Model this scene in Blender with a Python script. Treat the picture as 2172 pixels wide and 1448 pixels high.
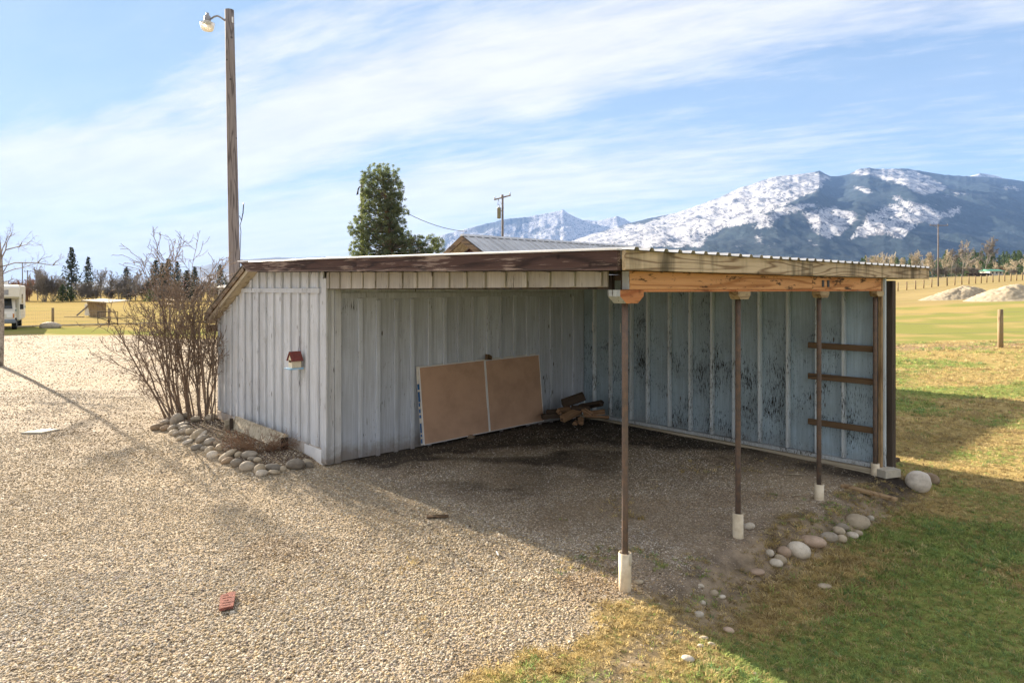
import bpy, math, random
import numpy as np
from mathutils import Vector, Matrix, Euler

for o in list(bpy.data.objects):
    bpy.data.objects.remove(o)
SC = bpy.context.scene
COL = SC.collection
RAD = math.radians

# ------------------------------------------------------------------ camera
CAMH = 2.5
FPX = 1448.0            # focal length in photograph pixels (24 mm on 36 mm over 2172 px)
HOR = 614.0             # horizon row
cam_d = bpy.data.cameras.new('camera')
cam = bpy.data.objects.new('camera', cam_d)
COL.objects.link(cam)
cam.location = (0, 0, CAMH)
cam.rotation_euler = (RAD(90), 0, 0)
cam_d.sensor_width = 36.0
cam_d.lens = 24.0
cam_d.shift_y = -(724 - HOR) / 2172.0
cam_d.clip_start = 0.05
cam_d.clip_end = 60000
SC.camera = cam

# ------------------------------------------------------------------ the shed's own axes
OX, OY = 0.942, 5.69                      # near corner post
VX, VY = 0.7444, 0.6677                   # along the post line (t)
UX, UY = -VY, VX                          # along the front (s)
SHED_ROT = math.atan2(VY, VX)

# ------------------------------------------------------------------ sun, sky, exposure
sun_vec = Vector((UX * 2.75 - VX * 0.11, UY * 2.75 - VY * 0.11, 1.0)).normalized()
SUN_EL = math.asin(sun_vec.z)
SUN_AZ = math.atan2(sun_vec.x, sun_vec.y)     # clockwise from +Y
sun_d = bpy.data.lights.new('sun', 'SUN')
sun_d.energy = 2.85
sun_d.angle = RAD(0.53)
sun_d.color = (1.0, 0.87, 0.70)
sun = bpy.data.objects.new('sun', sun_d)
COL.objects.link(sun)
sun.rotation_euler = sun_vec.to_track_quat('Z', 'Y').to_euler()
sun.location = (-20, 20, 30)
SC.view_settings.view_transform = 'Standard'
SC.view_settings.look = 'None'
SC.view_settings.exposure = 2.9
SC.view_settings.gamma = 1.0
SC.view_settings.use_curve_mapping = False

# ------------------------------------------------------------------ node helper
class G:
    def __init__(s, nt):
        s.nt = nt
    def put(s, sock, v):
        if isinstance(v, bpy.types.NodeSocket):
            s.nt.links.new(v, sock)
        elif v is not None:
            if sock.type == 'RGBA' and hasattr(v, '__len__') and len(v) == 3:
                v = (*v, 1)
            sock.default_value = v
    def n(s, typ, props=None, ins=None):
        nd = s.nt.nodes.new(typ)
        for k, v in (props or {}).items():
            setattr(nd, k, v)
        for k, v in (ins or {}).items():
            s.put(nd.inputs[k], v)
        return nd
    def math(s, op, a, b=None, c=None, clamp=False):
        nd = s.n('ShaderNodeMath', {'operation': op, 'use_clamp': clamp})
        for i, v in enumerate((a, b, c)):
            if v is not None:
                s.put(nd.inputs[i], v)
        return nd.outputs[0]
    def vmath(s, op, a, b=None):
        nd = s.n('ShaderNodeVectorMath', {'operation': op})
        s.put(nd.inputs[0], a)
        if b is not None:
            s.put(nd.inputs[1], b)
        return nd.outputs[0]
    def mix(s, f, a, b, mode='MIX'):
        nd = s.n('ShaderNodeMix', {'data_type': 'RGBA', 'blend_type': mode, 'clamp_factor': True})
        s.put(nd.inputs[0], f)
        s.put(nd.inputs[6], a)
        s.put(nd.inputs[7], b)
        return nd.outputs[2]
    def noise(s, vec, scale, detail=4, rough=0.55, dist=0.0):
        nd = s.n('ShaderNodeTexNoise', None, {'Scale': scale, 'Detail': detail, 'Roughness': rough, 'Distortion': dist})
        if vec is not None:
            s.put(nd.inputs['Vector'], vec)
        return nd.outputs[0]
    def ramp(s, f, lo, hi, a=0.0, b=1.0, smooth=True):
        nd = s.n('ShaderNodeMapRange', {'interpolation_type': 'SMOOTHSTEP' if smooth else 'LINEAR'},
                 {0: f, 1: lo, 2: hi, 3: a, 4: b})
        return nd.outputs[0]
    def scale(s, vec, xyz):
        return s.vmath('MULTIPLY', vec, xyz)
    def sep(s, vec):
        nd = s.n('ShaderNodeSeparateXYZ', None, {0: vec})
        return nd.outputs
    def comb(s, x, y, z):
        return s.n('ShaderNodeCombineXYZ', None, {0: x, 1: y, 2: z}).outputs[0]
    def bump(s, h, strength=0.4, dist=0.01):
        return s.n('ShaderNodeBump', None, {'Strength': strength, 'Distance': dist, 'Height': h}).outputs[0]
    def attr(s, name, typ='GEOMETRY'):
        nd = s.n('ShaderNodeAttribute', {'attribute_name': name, 'attribute_type': typ})
        return nd

def new_mat(name, rough=0.85, spec=0.2):
    m = bpy.data.materials.new(name)
    m.use_nodes = True
    g = G(m.node_tree)
    b = m.node_tree.nodes['Principled BSDF']
    b.inputs['Roughness'].default_value = rough
    b.inputs['Specular IOR Level'].default_value = spec
    return m, g, b

def coords(g, rnd=True):
    c = g.n('ShaderNodeTexCoord').outputs['Object']
    if rnd:
        r = g.n('ShaderNodeObjectInfo').outputs['Random']
        off = g.comb(g.math('MULTIPLY', r, 37.0), g.math('MULTIPLY', r, 91.0), g.math('MULTIPLY', r, 53.0))
        return g.vmath('ADD', c, off), r
    return c, None

# ------------------------------------------------------------------ world
w = bpy.data.worlds.new('World')
SC.world = w
w.use_nodes = True
g = G(w.node_tree)
bg = w.node_tree.nodes['Background']
sky = g.n('ShaderNodeTexSky', {'sky_type': 'NISHITA', 'sun_disc': False, 'sun_elevation': SUN_EL,
                               'sun_rotation': SUN_AZ, 'air_density': 1.0, 'dust_density': 0.1,
                               'ozone_density': 1.6, 'altitude': 1000})
dirn = g.n('ShaderNodeTexCoord').outputs['Generated']
dx, dy, dz = g.sep(dirn)
den = g.math('ADD', g.math('MAXIMUM', dz, 0.0), 0.12)
px_ = g.math('DIVIDE', dx, den)
py_ = g.math('DIVIDE', dy, den)
e1 = g.math('SUBTRACT', g.math('MULTIPLY', px_, 0.885), g.math('MULTIPLY', py_, 0.465))
e2 = g.math('ADD', g.math('MULTIPLY', px_, 0.465), g.math('MULTIPLY', py_, 0.885))
cv = g.comb(g.math('MULTIPLY', e1, 0.45), g.math('MULTIPLY', e2, 1.25), 3.3)
warp = g.noise(g.comb(e1, e2, 7.7), 0.7, 2)
cv2 = g.vmath('ADD', cv, g.comb(0.0, g.math('MULTIPLY', warp, 0.9), 0.0))
n1 = g.noise(cv2, 1.15, 8, 0.60, 0.15)
n2 = g.noise(g.comb(g.math('MULTIPLY', e1, 0.8), g.math('MULTIPLY', e2, 2.2), 1.1), 2.6, 9, 0.65, 0.2)
# the broad band of cirrus, thinner bands beside it, whiter air low down
bw = g.math('ADD', e2, g.math('MULTIPLY', g.math('SUBTRACT', warp, 0.5), 0.9))
band = g.math('ABSOLUTE', g.math('SUBTRACT', bw, 2.04))
band = g.ramp(band, 0.04, 0.58, 0.42, 0.0)
band = g.math('MULTIPLY', band, g.ramp(e1, 0.15, -0.9, 0.45, 1.0))
band2 = g.ramp(g.math('ABSOLUTE', g.math('SUBTRACT', bw, 1.50)), 0.02, 0.24, 0.20, 0.0)
band3 = g.ramp(g.math('ABSOLUTE', g.math('SUBTRACT', bw, 3.25)), 0.05, 0.75, 0.30, 0.0)
band3 = g.math('MULTIPLY', band3, g.ramp(e1, 0.2, -1.6, 0.25, 1.0))
# extra bright cloud added overhead and behind, out of view, to lift the shade
fill_cloud = g.math('MULTIPLY', g.ramp(g.noise(g.comb(g.math('MULTIPLY', px_, 0.5), g.math('MULTIPLY', py_, 0.7), 9.1), 1.0, 3, 0.6), 0.22, 0.60, 0.14, 0.46), g.ramp(py_, 1.75, 0.9))
low = g.math('MULTIPLY', g.ramp(dz, 0.0, 0.24, 0.36, 0.0), g.ramp(e1, 0.6, -1.6, 0.45, 1.0))
wisp = g.noise(g.comb(g.math('MULTIPLY', e1, 1.3), g.math('MULTIPLY', e2, 5.0), 4.4), 3.4, 10, 0.68, 0.35)
tex = g.math('ADD', g.math('ADD', g.math('MULTIPLY', n1, 0.42), g.math('MULTIPLY', n2, 0.42)), g.math('MULTIPLY', wisp, 0.30))
cl = g.math('ADD', tex, g.math('ADD', g.math('ADD', g.math('ADD', band, band2), g.math('ADD', band3, low)), fill_cloud))
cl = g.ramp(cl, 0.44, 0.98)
cl = g.math('MULTIPLY', cl, g.ramp(dz, -0.02, 0.05))
veil = g.math('ADD', 0.08, g.math('MULTIPLY', n1, 0.34))
cl = g.math('MAXIMUM', cl, veil)
sky1 = g.vmath('MULTIPLY', sky.outputs[0], (0.43, 0.70, 1.30))
skyc = g.vmath('DIVIDE', sky1, g.vmath('ADD', g.vmath('MULTIPLY', sky1, (0.30, 0.30, 0.30)), (1.0, 1.0, 1.0)))
cloudc = g.mix(g.ramp(g.math('ADD', n2, 0.0), 0.3, 0.7), (2.5, 2.5, 2.6), (2.95, 2.9, 2.85))
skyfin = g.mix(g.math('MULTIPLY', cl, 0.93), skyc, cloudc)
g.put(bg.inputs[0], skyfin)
bg.inputs[1].default_value = 0.05

# ------------------------------------------------------------------ numpy noise
def _hash(ix, iy, seed):
    h = (ix.astype(np.int64) * 374761393 + iy.astype(np.int64) * 668265263 + seed * 1442695041) & 0xffffffff
    h = ((h ^ (h >> 13)) * 1274126177) & 0xffffffff
    h = h ^ (h >> 16)
    return (h & 0xffffff) / float(0xffffff)
def vnoise(x, y, seed=0):
    x = np.asarray(x, float); y = np.asarray(y, float)
    ix = np.floor(x); iy = np.floor(y)
    fx = x - ix; fy = y - iy
    fx = fx * fx * (3 - 2 * fx); fy = fy * fy * (3 - 2 * fy)
    a = _hash(ix, iy, seed); b = _hash(ix + 1, iy, seed)
    c = _hash(ix, iy + 1, seed); d = _hash(ix + 1, iy + 1, seed)
    return (a * (1 - fx) + b * fx) * (1 - fy) + (c * (1 - fx) + d * fx) * fy
def fbm(x, y, seed=0, octv=4, gain=0.5):
    s = 0; a = 1; t = 0
    x = np.asarray(x, float); y = np.asarray(y, float)
    for i in range(octv):
        s = s + a * vnoise(x, y, seed + i * 17); t += a
        a *= gain; x = x * 2.03 + 11.3; y = y * 2.03 - 7.1
    return s / t
def sst(x, a, b):
    k = np.clip((np.asarray(x, float) - a) / (b - a), 0, 1)
    return k * k * (3 - 2 * k)

# ------------------------------------------------------------------ mesh helpers
class MB:
    def __init__(s):
        s.v = []; s.f = []
    def add(s, vs, fs):
        k = len(s.v)
        s.v.extend([tuple(map(float, p)) for p in vs])
        s.f.extend([tuple(i + k for i in f) for f in fs])
        return s
    def box(s, lo, hi, c=0.0, M=None):
        lo = Vector(lo); hi = Vector(hi)
        if c <= 0:
            vs = [(x, y, z) for z in (lo.z, hi.z) for y in (lo.y, hi.y) for x in (lo.x, hi.x)]
            fs = [(0, 2, 3, 1), (4, 5, 7, 6), (0, 1, 5, 4), (2, 6, 7, 3), (0, 4, 6, 2), (1, 3, 7, 5)]
        else:
            c = min(c, 0.45 * min(hi - lo))
            vs = []; idx = {}
            for sx in (0, 1):
                for sy in (0, 1):
                    for sz in (0, 1):
                        p = Vector((hi.x if sx else lo.x, hi.y if sy else lo.y, hi.z if sz else lo.z))
                        q = Vector((-c if sx else c, -c if sy else c, -c if sz else c))
                        for ax in range(3):
                            r = p.copy()
                            for a in range(3):
                                if a != ax:
                                    r[a] += q[a]
                            idx[(sx, sy, sz, ax)] = len(vs); vs.append(tuple(r))
            fs = []
            def I(b, ax): return idx[(b[0], b[1], b[2], ax)]
            for ax in range(3):
                a1, a2 = (ax + 1) % 3, (ax + 2) % 3
                for sd in (0, 1):
                    q = []
                    for (p1, p2) in ((0, 0), (1, 0), (1, 1), (0, 1)):
                        b = [0, 0, 0]; b[ax] = sd; b[a1] = p1; b[a2] = p2
                        q.append(I(b, ax))
                    fs.append(tuple(q if sd else q[::-1]))
            for ax in range(3):
                a1, a2 = (ax + 1) % 3, (ax + 2) % 3
                for p1 in (0, 1):
                    for p2 in (0, 1):
                        b0 = [0, 0, 0]; b0[a1] = p1; b0[a2] = p2
                        b1 = list(b0); b1[ax] = 1
                        q = [I(b0, a1), I(b1, a1), I(b1, a2), I(b0, a2)]
                        fs.append(tuple(q if (p1 != p2) else q[::-1]))
            for sx in (0, 1):
                for sy in (0, 1):
                    for sz in (0, 1):
                        t = [idx[(sx, sy, sz, a)] for a in range(3)]
                        fs.append(tuple(t if (sx + sy + sz) % 2 else t[::-1]))
        if M is not None:
            vs = [tuple(M @ Vector(p)) for p in vs]
        return s.add(vs, fs)
    def prism(s, poly, a, b, axis):
        """poly: 2D outline (counter-clockwise), extruded along axis from a to b"""
        n = len(poly)
        def mk(p, h):
            if axis == 0: return (h, p[0], p[1])
            if axis == 1: return (p[0], h, p[1])
            return (p[0], p[1], h)
        vs = [mk(p, a) for p in poly] + [mk(p, b) for p in poly]
        fs = [tuple(range(n))[::-1], tuple(range(n, 2 * n))]
        fs += [(i, (i + 1) % n, n + (i + 1) % n, n + i) for i in range(n)]
        if axis == 1:
            fs = [f[::-1] for f in fs]
        return s.add(vs, fs)
    def tube(s, pts, rad, n=6, cap=True):
        pts = np.asarray(pts, float); k = len(pts)
        rad = np.broadcast_to(np.asarray(rad, float), (k,))
        tan = np.gradient(pts, axis=0)
        tan /= (np.linalg.norm(tan, axis=1, keepdims=True) + 1e-9)
        ref = np.array([0, 0, 1.0]) if abs(tan[:, 2]).mean() < 0.8 else np.array([1.0, 0, 0])
        a = np.cross(tan, ref); a /= (np.linalg.norm(a, axis=1, keepdims=True) + 1e-9)
        b = np.cross(tan, a)
        th = np.arange(n) * 2 * math.pi / n
        ring = pts[:, None, :] + rad[:, None, None] * (np.cos(th)[None, :, None] * a[:, None, :] + np.sin(th)[None, :, None] * b[:, None, :])
        vs = ring.reshape(-1, 3)
        fs = []
        for i in range(k - 1):
            for j in range(n):
                j2 = (j + 1) % n
                fs.append((i * n + j, i * n + j2, (i + 1) * n + j2, (i + 1) * n + j))
        if cap:
            fs.append(tuple(range(n))[::-1]); fs.append(tuple(range((k - 1) * n, k * n)))
        return s.add(vs, fs)
    def lathe(s, prof, n=20, c=(0, 0)):
        vs = [(c[0] + r * math.cos(2 * math.pi * j / n), c[1] + r * math.sin(2 * math.pi * j / n), z) for r, z in prof for j in range(n)]
        fs = [(i * n + j, i * n + (j + 1) % n, (i + 1) * n + (j + 1) % n, (i + 1) * n + j) for i in range(len(prof) - 1) for j in range(n)]
        fs.append(tuple(range(n))[::-1]); fs.append(tuple(range((len(prof) - 1) * n, len(prof) * n)))
        return s.add(vs, fs)
    def mesh(s, name, mats, smooth=False):
        m = bpy.data.meshes.new(name)
        m.from_pydata(s.v, [], s.f)
        for mt in (mats if isinstance(mats, (list, tuple)) else [mats]):
            m.materials.append(mt)
        if smooth:
            m.polygons.foreach_set('use_smooth', [True] * len(m.polygons))
        m.update()
        return m
    def build(s, name, mats, parent=None, smooth=False, loc=None, rot=None):
        return link(name, s.mesh(name, mats, smooth), parent, loc, rot)

def link(name, me, parent=None, loc=None, rot=None):
    o = bpy.data.objects.new(name, me)
    COL.objects.link(o)
    if parent is not None:
        o.parent = parent
    if loc is not None: o.location = loc
    if rot is not None: o.rotation_euler = rot
    return o

def tag(o, label=None, cat=None, group=None, kind=None):
    if label: o['label'] = label
    if cat: o['category'] = cat
    if group: o['group'] = group
    if kind: o['kind'] = kind
    return o

def thing(name, label, cat, loc=(0, 0, 0), rz=0.0, group=None):
    o = bpy.data.objects.new(name, None)
    COL.objects.link(o)
    o.empty_display_size = 0.2
    o.location = loc; o.rotation_euler = (0, 0, rz)
    return tag(o, label, cat, group)

def copy_tree(o, parent=None):
    c = o.copy(); COL.objects.link(c)
    if parent is not None: c.parent = parent
    for ch in list(o.children):
        copy_tree(ch, c)
    return c

def np_mesh(name, V, F, mats, smooth=False):
    """V (n,3), F (m,k) with one k"""
    me = bpy.data.meshes.new(name)
    V = np.ascontiguousarray(V, np.float32); F = np.ascontiguousarray(F, np.int32)
    me.vertices.add(len(V)); me.vertices.foreach_set('co', V.ravel())
    k = F.shape[1]
    me.loops.add(F.size); me.loops.foreach_set('vertex_index', F.ravel())
    me.polygons.add(len(F))
    me.polygons.foreach_set('loop_start', np.arange(len(F), dtype=np.int32) * k)
    try:
        me.polygons.foreach_set('loop_total', np.full(len(F), k, np.int32))
    except Exception:
        pass
    if smooth:
        me.polygons.foreach_set('use_smooth', np.ones(len(F), bool))
    for mt in (mats if isinstance(mats, (list, tuple)) else [mats]):
        me.materials.append(mt)
    me.update(calc_edges=True)
    me.validate()
    return me

def add_col(me, name, arr):
    a = me.attributes.new(name, 'FLOAT_COLOR', 'POINT')
    arr = np.asarray(arr, np.float32)
    if arr.shape[1] == 3:
        arr = np.concatenate([arr, np.ones((len(arr), 1), np.float32)], 1)
    a.data.foreach_set('color', np.ascontiguousarray(arr).ravel())

def at(px, py, d):
    """photograph pixel at depth d (metres along the view axis)"""
    return Vector(((px - 1086) / FPX * d, d, CAMH + (HOR - py) / FPX * d))
def gp(px, py, z=0.0):
    d = (CAMH - z) * FPX / (py - HOR)
    return Vector(((px - 1086) / FPX * d, d, z))
def L2W(t, s, z=0.0):
    return Vector((OX + t * VX + s * UX, OY + t * VY + s * UY, z))
def ts(x, y):
    ddx = np.asarray(x, float) - OX; ddy = np.asarray(y, float) - OY
    return ddx * VX + ddy * VY, ddx * UX + ddy * UY

# ------------------------------------------------------------------ terrain
SL, SF, TC = 5.39, 9.79, 5.46
def gz(x, y):
    x = np.asarray(x, float); y = np.asarray(y, float)
    t, s = ts(x, y)
    wob = (fbm(x * 0.9, y * 0.9, 3, 3) - 0.5) * 0.25
    fg = sst(-t, -0.6, 0.9)
    drop = np.maximum(sst(-(s + wob * 0.5), 0.12, 0.60 + 2.6 * fg) * (1 - 0.25 * fg), sst(t, 5.65, 6.3))
    drop = drop * sst(y, 80, 30)
    z = -0.22 * drop
    near = sst(y, 60, 20)
    z = z + near * (fbm(x * 0.7, y * 0.7, 9, 3) - 0.5) * 0.05
    z = z + near * (fbm(x * 4, y * 4, 5, 2) - 0.5) * 0.012
    inside = sst(t, 0.2, 1.2) * sst(-t, -5.8, -5.2) * sst(s, -0.2, 0.6) * sst(-s, -5.6, -5.2)
    z = z + inside * 0.05 * sst(t + s, 2, 9)
    # washed-out hollow beside the stone line
    hol = np.exp(-(((t - 1.15) / 0.5) ** 2 + ((s + 0.30) / 0.16) ** 2))
    z = z - 0.10 * hol
    bed = sst(t, -1.15, -0.75) * sst(-t, -0.1, 0.1) * sst(s, 5.3, 5.9) * sst(-s, -10.9, -10.3)
    z = z + 0.10 * bed
    rise = np.interp(x, [0, 16, 30, 53, 75, 110, 170, 600, 3000], [0, 0, 0.35, 1.4, 3.1, 5.0, 7.5, 16, 40])
    z = z + rise * sst(y, 12, 45)
    return z
def gz1(x, y):
    return float(gz(np.array([x]), np.array([y]))[0])
# ------------------------------------------------------------------ materials
def paint_wood(name, col, chip=0.0, chipcol=(0.05, 0.045, 0.04), splash=0.0, axis=2, weather=0.35, var=0.16):
    m, g, b = new_mat(name, 0.85, 0.15)
    v, r = coords(g)
    st = [26.0, 26.0, 26.0]; st[axis] = 1.1
    grain = g.noise(g.scale(v, tuple(st)), 1.6, 5, 0.6)
    blot = g.noise(v, 1.7, 4, 0.6)
    c = g.mix(g.ramp(grain, 0.3, 0.75), tuple(x * 0.84 for x in col), tuple(min(1, x * 1.10) for x in col))
    c = g.mix(g.math('MULTIPLY', g.ramp(blot, 0.42, 0.72), weather), c, (col[0] * 0.62, col[1] * 0.58, col[2] * 0.53))
    k = g.math('ADD', 1.0 - var / 2, g.math('MULTIPLY', r, var))
    c = g.mix(1.0, c, g.comb(k, k, k), 'MULTIPLY')
    # worn spots down to the wood, fine vertical checks
    st2 = [105.0, 105.0, 105.0] if chip > 0.3 else [75.0, 75.0, 75.0]; st2[axis] = 13.0 if chip > 0.3 else 5.0
    fl = g.noise(g.scale(v, tuple(st2)), 1.0, 3, 0.7)
    reg = g.noise(v, 1.9, 3, 0.6)
    if chip > 0.3:
        zz = g.sep(g.n('ShaderNodeNewGeometry').outputs['Position'])[2]
        reg = g.math('ADD', reg, g.ramp(zz, 0.9, 2.5, -0.06, 0.08))
    th = g.math('SUBTRACT', fl, g.math('MULTIPLY', reg, 0.55))
    f = g.ramp(th, 0.42 - chip * 0.20, 0.47 - chip * 0.20)
    c = g.mix(f, c, chipcol)
    # knots and nail stains
    kn = g.n('ShaderNodeTexVoronoi', None, {'Vector': g.scale(v, (5.5, 5.5, 1.6)), 'Scale': 1.0}).outputs[0]
    c = g.mix(g.ramp(kn, 0.085, 0.04), c, (0.09, 0.075, 0.06))
    if splash > 0:
        geo = g.n('ShaderNodeNewGeometry').outputs['Position']
        pz = g.sep(geo)[2]
        e = g.math('ADD', pz, g.math('MULTIPLY', g.math('SUBTRACT', g.noise(geo, 5.0, 4, 0.65), 0.5), 0.5))
        c = g.mix(g.ramp(e, 0.34, 0.02, 0.0, splash), c, (0.20, 0.155, 0.11))
    g.put(b.inputs['Base Color'], c)
    g.put(b.inputs['Normal'], g.bump(g.math('SUBTRACT', grain, g.math('MULTIPLY', f, 0.7)), 0.5, 0.006))
    return m

def grain_wood(name, light, dark, axis=0, stain=0.0, staincol=(0.04, 0.04, 0.03), rings=9.0, spots=0.0, rough=0.85, peel=None, end=None):
    m, g, b = new_mat(name, rough, 0.2)
    v, r = coords(g)
    sc = [7.0, 7.0, 7.0]; sc[axis] = 0.55
    base = g.scale(v, tuple(sc))
    wob = g.noise(base, 0.55, 2, 0.5)
    rg = g.math('FRACT', g.math('MULTIPLY', g.math('ADD', wob, g.math('MULTIPLY', g.noise(base, 5, 3), 0.03)), rings))
    rg = g.math('ABSOLUTE', g.math('SUBTRACT', rg, 0.5))
    c = g.mix(g.ramp(rg, 0.0, 0.22), dark, light)
    f2 = [50.0, 50.0, 50.0]; f2[axis] = 2.0
    fine = g.noise(g.scale(v, tuple(f2)), 1.0, 4, 0.6)
    c = g.mix(g.ramp(fine, 0.35, 0.7, 0.0, 0.35), c, dark)
    if peel:
        f3 = [16.0, 16.0, 30.0]; f3[axis] = 1.6
        pl = g.noise(g.scale(v, tuple(f3)), 1.0, 6, 0.75)
        pr = g.noise(v, 1.5, 2)
        c = g.mix(g.ramp(g.math('ADD', pl, g.math('MULTIPLY', pr, 0.45)), 0.755, 0.86), c, peel)
    if stain > 0:
        sv = [4.5, 4.5, 4.5]; sv[2] = 0.6
        s_ = g.noise(g.scale(v, tuple(sv)), 1.0, 4, 0.6)
        s2 = g.noise(v, 1.1, 2)
        c = g.mix(g.ramp(g.math('ADD', g.math('MULTIPLY', s_, 0.7), g.math('MULTIPLY', s2, 0.4)), 0.50, 0.70, 0.0, stain), c, staincol)
    if spots > 0:
        v4 = [10.0, 10.0, 22.0]
        v4[axis] = 5.0
        s4 = g.noise(g.scale(v, tuple(v4)), 0.7, 5, 0.7)
        c = g.mix(g.ramp(s4, 0.535, 0.62, 0.0, spots), c, (0.03, 0.02, 0.015))
    kn = g.n('ShaderNodeTexVoronoi', None, {'Vector': g.scale(v, (3.2, 3.2, 3.2)), 'Scale': 1.0}).outputs[0]
    c = g.mix(g.ramp(kn, 0.12, 0.05, 0.0, 0.8), c, tuple(x * 0.35 for x in dark))
    k = g.math('ADD', 0.9, g.math('MULTIPLY', r, 0.2))
    c = g.mix(1.0, c, g.comb(k, k, k), 'MULTIPLY')
    g.put(b.inputs['Base Color'], c)
    g.put(b.inputs['Normal'], g.bump(g.math('ADD', fine, g.math('MULTIPLY', rg, 0.5)), 0.5, 0.006))
    return m

def plain(name, col, rough=0.8, metal=0.0, var=0.15, nscale=6.0, spec=0.3, bump=0.15, col2=None):
    m, g, b = new_mat(name, rough, spec)
    v, r = coords(g)
    n = g.noise(v, nscale, 5, 0.65)
    c2 = col2 or tuple(x * (1 - 2 * var) for x in col)
    c = g.mix(g.ramp(n, 0.35, 0.7), col, c2)
    k = g.math('ADD', 1 - var / 2, g.math('MULTIPLY', r, var))
    c = g.mix(1.0, c, g.comb(k, k, k), 'MULTIPLY')
    g.put(b.inputs['Base Color'], c)
    b.inputs['Metallic'].default_value = metal
    if bump > 0:
        g.put(b.inputs['Normal'], g.bump(g.noise(v, nscale * 4, 3), bump, 0.01))
    return m

M = {}
M['wallA'] = paint_wood('painted siding', (0.60, 0.63, 0.67), chip=0.08, splash=0.8, var=0.18)
M['wallB'] = paint_wood('painted inner siding', (0.53, 0.58, 0.66), chip=0.06, splash=0.7, var=0.22, weather=0.22)
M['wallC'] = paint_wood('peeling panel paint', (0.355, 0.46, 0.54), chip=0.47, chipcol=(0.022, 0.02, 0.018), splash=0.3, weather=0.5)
M['stud'] = paint_wood('peeling stud paint', (0.62, 0.69, 0.74), chip=0.35, chipcol=(0.03, 0.028, 0.025), splash=0.3)
M['header'] = paint_wood('painted header', (0.43, 0.41, 0.375), chip=0.12, var=0.22)
M['graypaint'] = paint_wood('grey end paint', (0.42, 0.44, 0.43), chip=0.1)
M['fascia_dark'] = grain_wood('dark fascia paint', (0.085, 0.050, 0.043), (0.036, 0.023, 0.021), axis=1, peel=(0.27, 0.205, 0.17), rings=9)
M['fascia_light'] = grain_wood('weathered fascia', (0.60, 0.475, 0.315), (0.23, 0.155, 0.09), axis=0, stain=0.9, staincol=(0.085, 0.07, 0.045), rings=13)
M['beam'] = grain_wood('orange beam', (0.70, 0.37, 0.165), (0.40, 0.175, 0.065), axis=0, rings=7, spots=0.9)
M['cap'] = grain_wood('orange cap', (0.55, 0.24, 0.10), (0.37, 0.13, 0.05), axis=0, rings=8, spots=0.4)
M['capgray'] = grain_wood('weathered cap', (0.42, 0.32, 0.19), (0.22, 0.15, 0.08), axis=0, rings=8, spots=0.4)
M['oldboard'] = grain_wood('old board', (0.16, 0.105, 0.062), (0.06, 0.04, 0.026), axis=1, rings=6)
M['rawdark'] = grain_wood('dark post wood', (0.075, 0.058, 0.045), (0.03, 0.024, 0.02), axis=2, rings=5)
M['rawtan'] = grain_wood('tan post wood', (0.36, 0.25, 0.14), (0.19, 0.12, 0.065), axis=2, rings=6, spots=0.3)
M['plank'] = grain_wood('weathered plank', (0.50, 0.44, 0.33), (0.30, 0.25, 0.18), axis=1, rings=7)
M['fencewood'] = grain_wood('fence wood', (0.30, 0.225, 0.13), (0.17, 0.12, 0.07), axis=2, rings=5)
M['polewood'] = grain_wood('pole wood', (0.235, 0.205, 0.195), (0.095, 0.082, 0.078), axis=2, rings=14)
M['rust'] = plain('rusty pipe', (0.105, 0.082, 0.070), 0.75, 0.0, 0.25, 14, col2=(0.17, 0.11, 0.08))
M['pvc'] = plain('white pipe sleeve', (0.72, 0.63, 0.48), 0.6, 0, 0.12, 7, col2=(0.52, 0.43, 0.30))
M['metalroof'] = plain('ribbed steel', (0.50, 0.51, 0.53), 0.42, 0.45, 0.1, 2.0, bump=0.05)
M['flash'] = plain('white flashing', (0.80, 0.80, 0.80), 0.5, 0.0, 0.08, 3.0, bump=0.0)
M['concrete'] = plain('painted concrete', (0.56, 0.545, 0.53), 0.85, 0, 0.12, 3.0, col2=(0.42, 0.33, 0.25))
M['slab'] = plain('pale slab', (0.50, 0.46, 0.38), 0.9, 0, 0.12, 8)
M['drywall'] = plain('brown board paper', (0.55, 0.36, 0.25), 0.9, 0, 0.10, 2.2, bump=0.05)
M['gypsum'] = plain('gypsum edge', (0.72, 0.69, 0.64), 0.9, 0, 0.1, 10)
M['bluetape'] = plain('blue edge tape', (0.02, 0.11, 0.30), 0.6, 0, 0.1, 10)
M['bark'] = plain('shrub bark', (0.235, 0.175, 0.13), 0.9, 0, 0.25, 12, col2=(0.12, 0.09, 0.07))
M['twig'] = plain('grey twigs', (0.27, 0.24, 0.205), 0.95, 0, 0.2, 1.0, bump=0)
M['twig_tan'] = plain('tan twigs', (0.53, 0.455, 0.335), 0.95, 0, 0.2, 1.0, bump=0)
M['twig_red'] = plain('reddish twigs', (0.33, 0.18, 0.11), 0.95, 0, 0.2, 1.0, bump=0)
M['aspen'] = plain('pale bark', (0.40, 0.36, 0.31), 0.9, 0, 0.3, 7.0, col2=(0.13, 0.11, 0.095))
M['lampgrey'] = plain('cast grey metal', (0.33, 0.33, 0.35), 0.5, 0.4, 0.1, 8)
M['blackmetal'] = plain('dark metal', (0.03, 0.03, 0.032), 0.5, 0.3, 0.1, 8)
M['whitepaint'] = plain('white paint', (0.78, 0.77, 0.73), 0.5, 0, 0.06, 3, bump=0.02)
M['cream'] = plain('cream paint', (0.74, 0.66, 0.50), 0.6, 0, 0.08, 9)
M['redroof'] = plain('red paint', (0.19, 0.045, 0.035), 0.7, 0, 0.2, 25, col2=(0.12, 0.04, 0.035))
M['bluepaint'] = plain('blue paint', (0.20, 0.42, 0.62), 0.6, 0, 0.15, 20, col2=(0.42, 0.55, 0.66))
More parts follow.
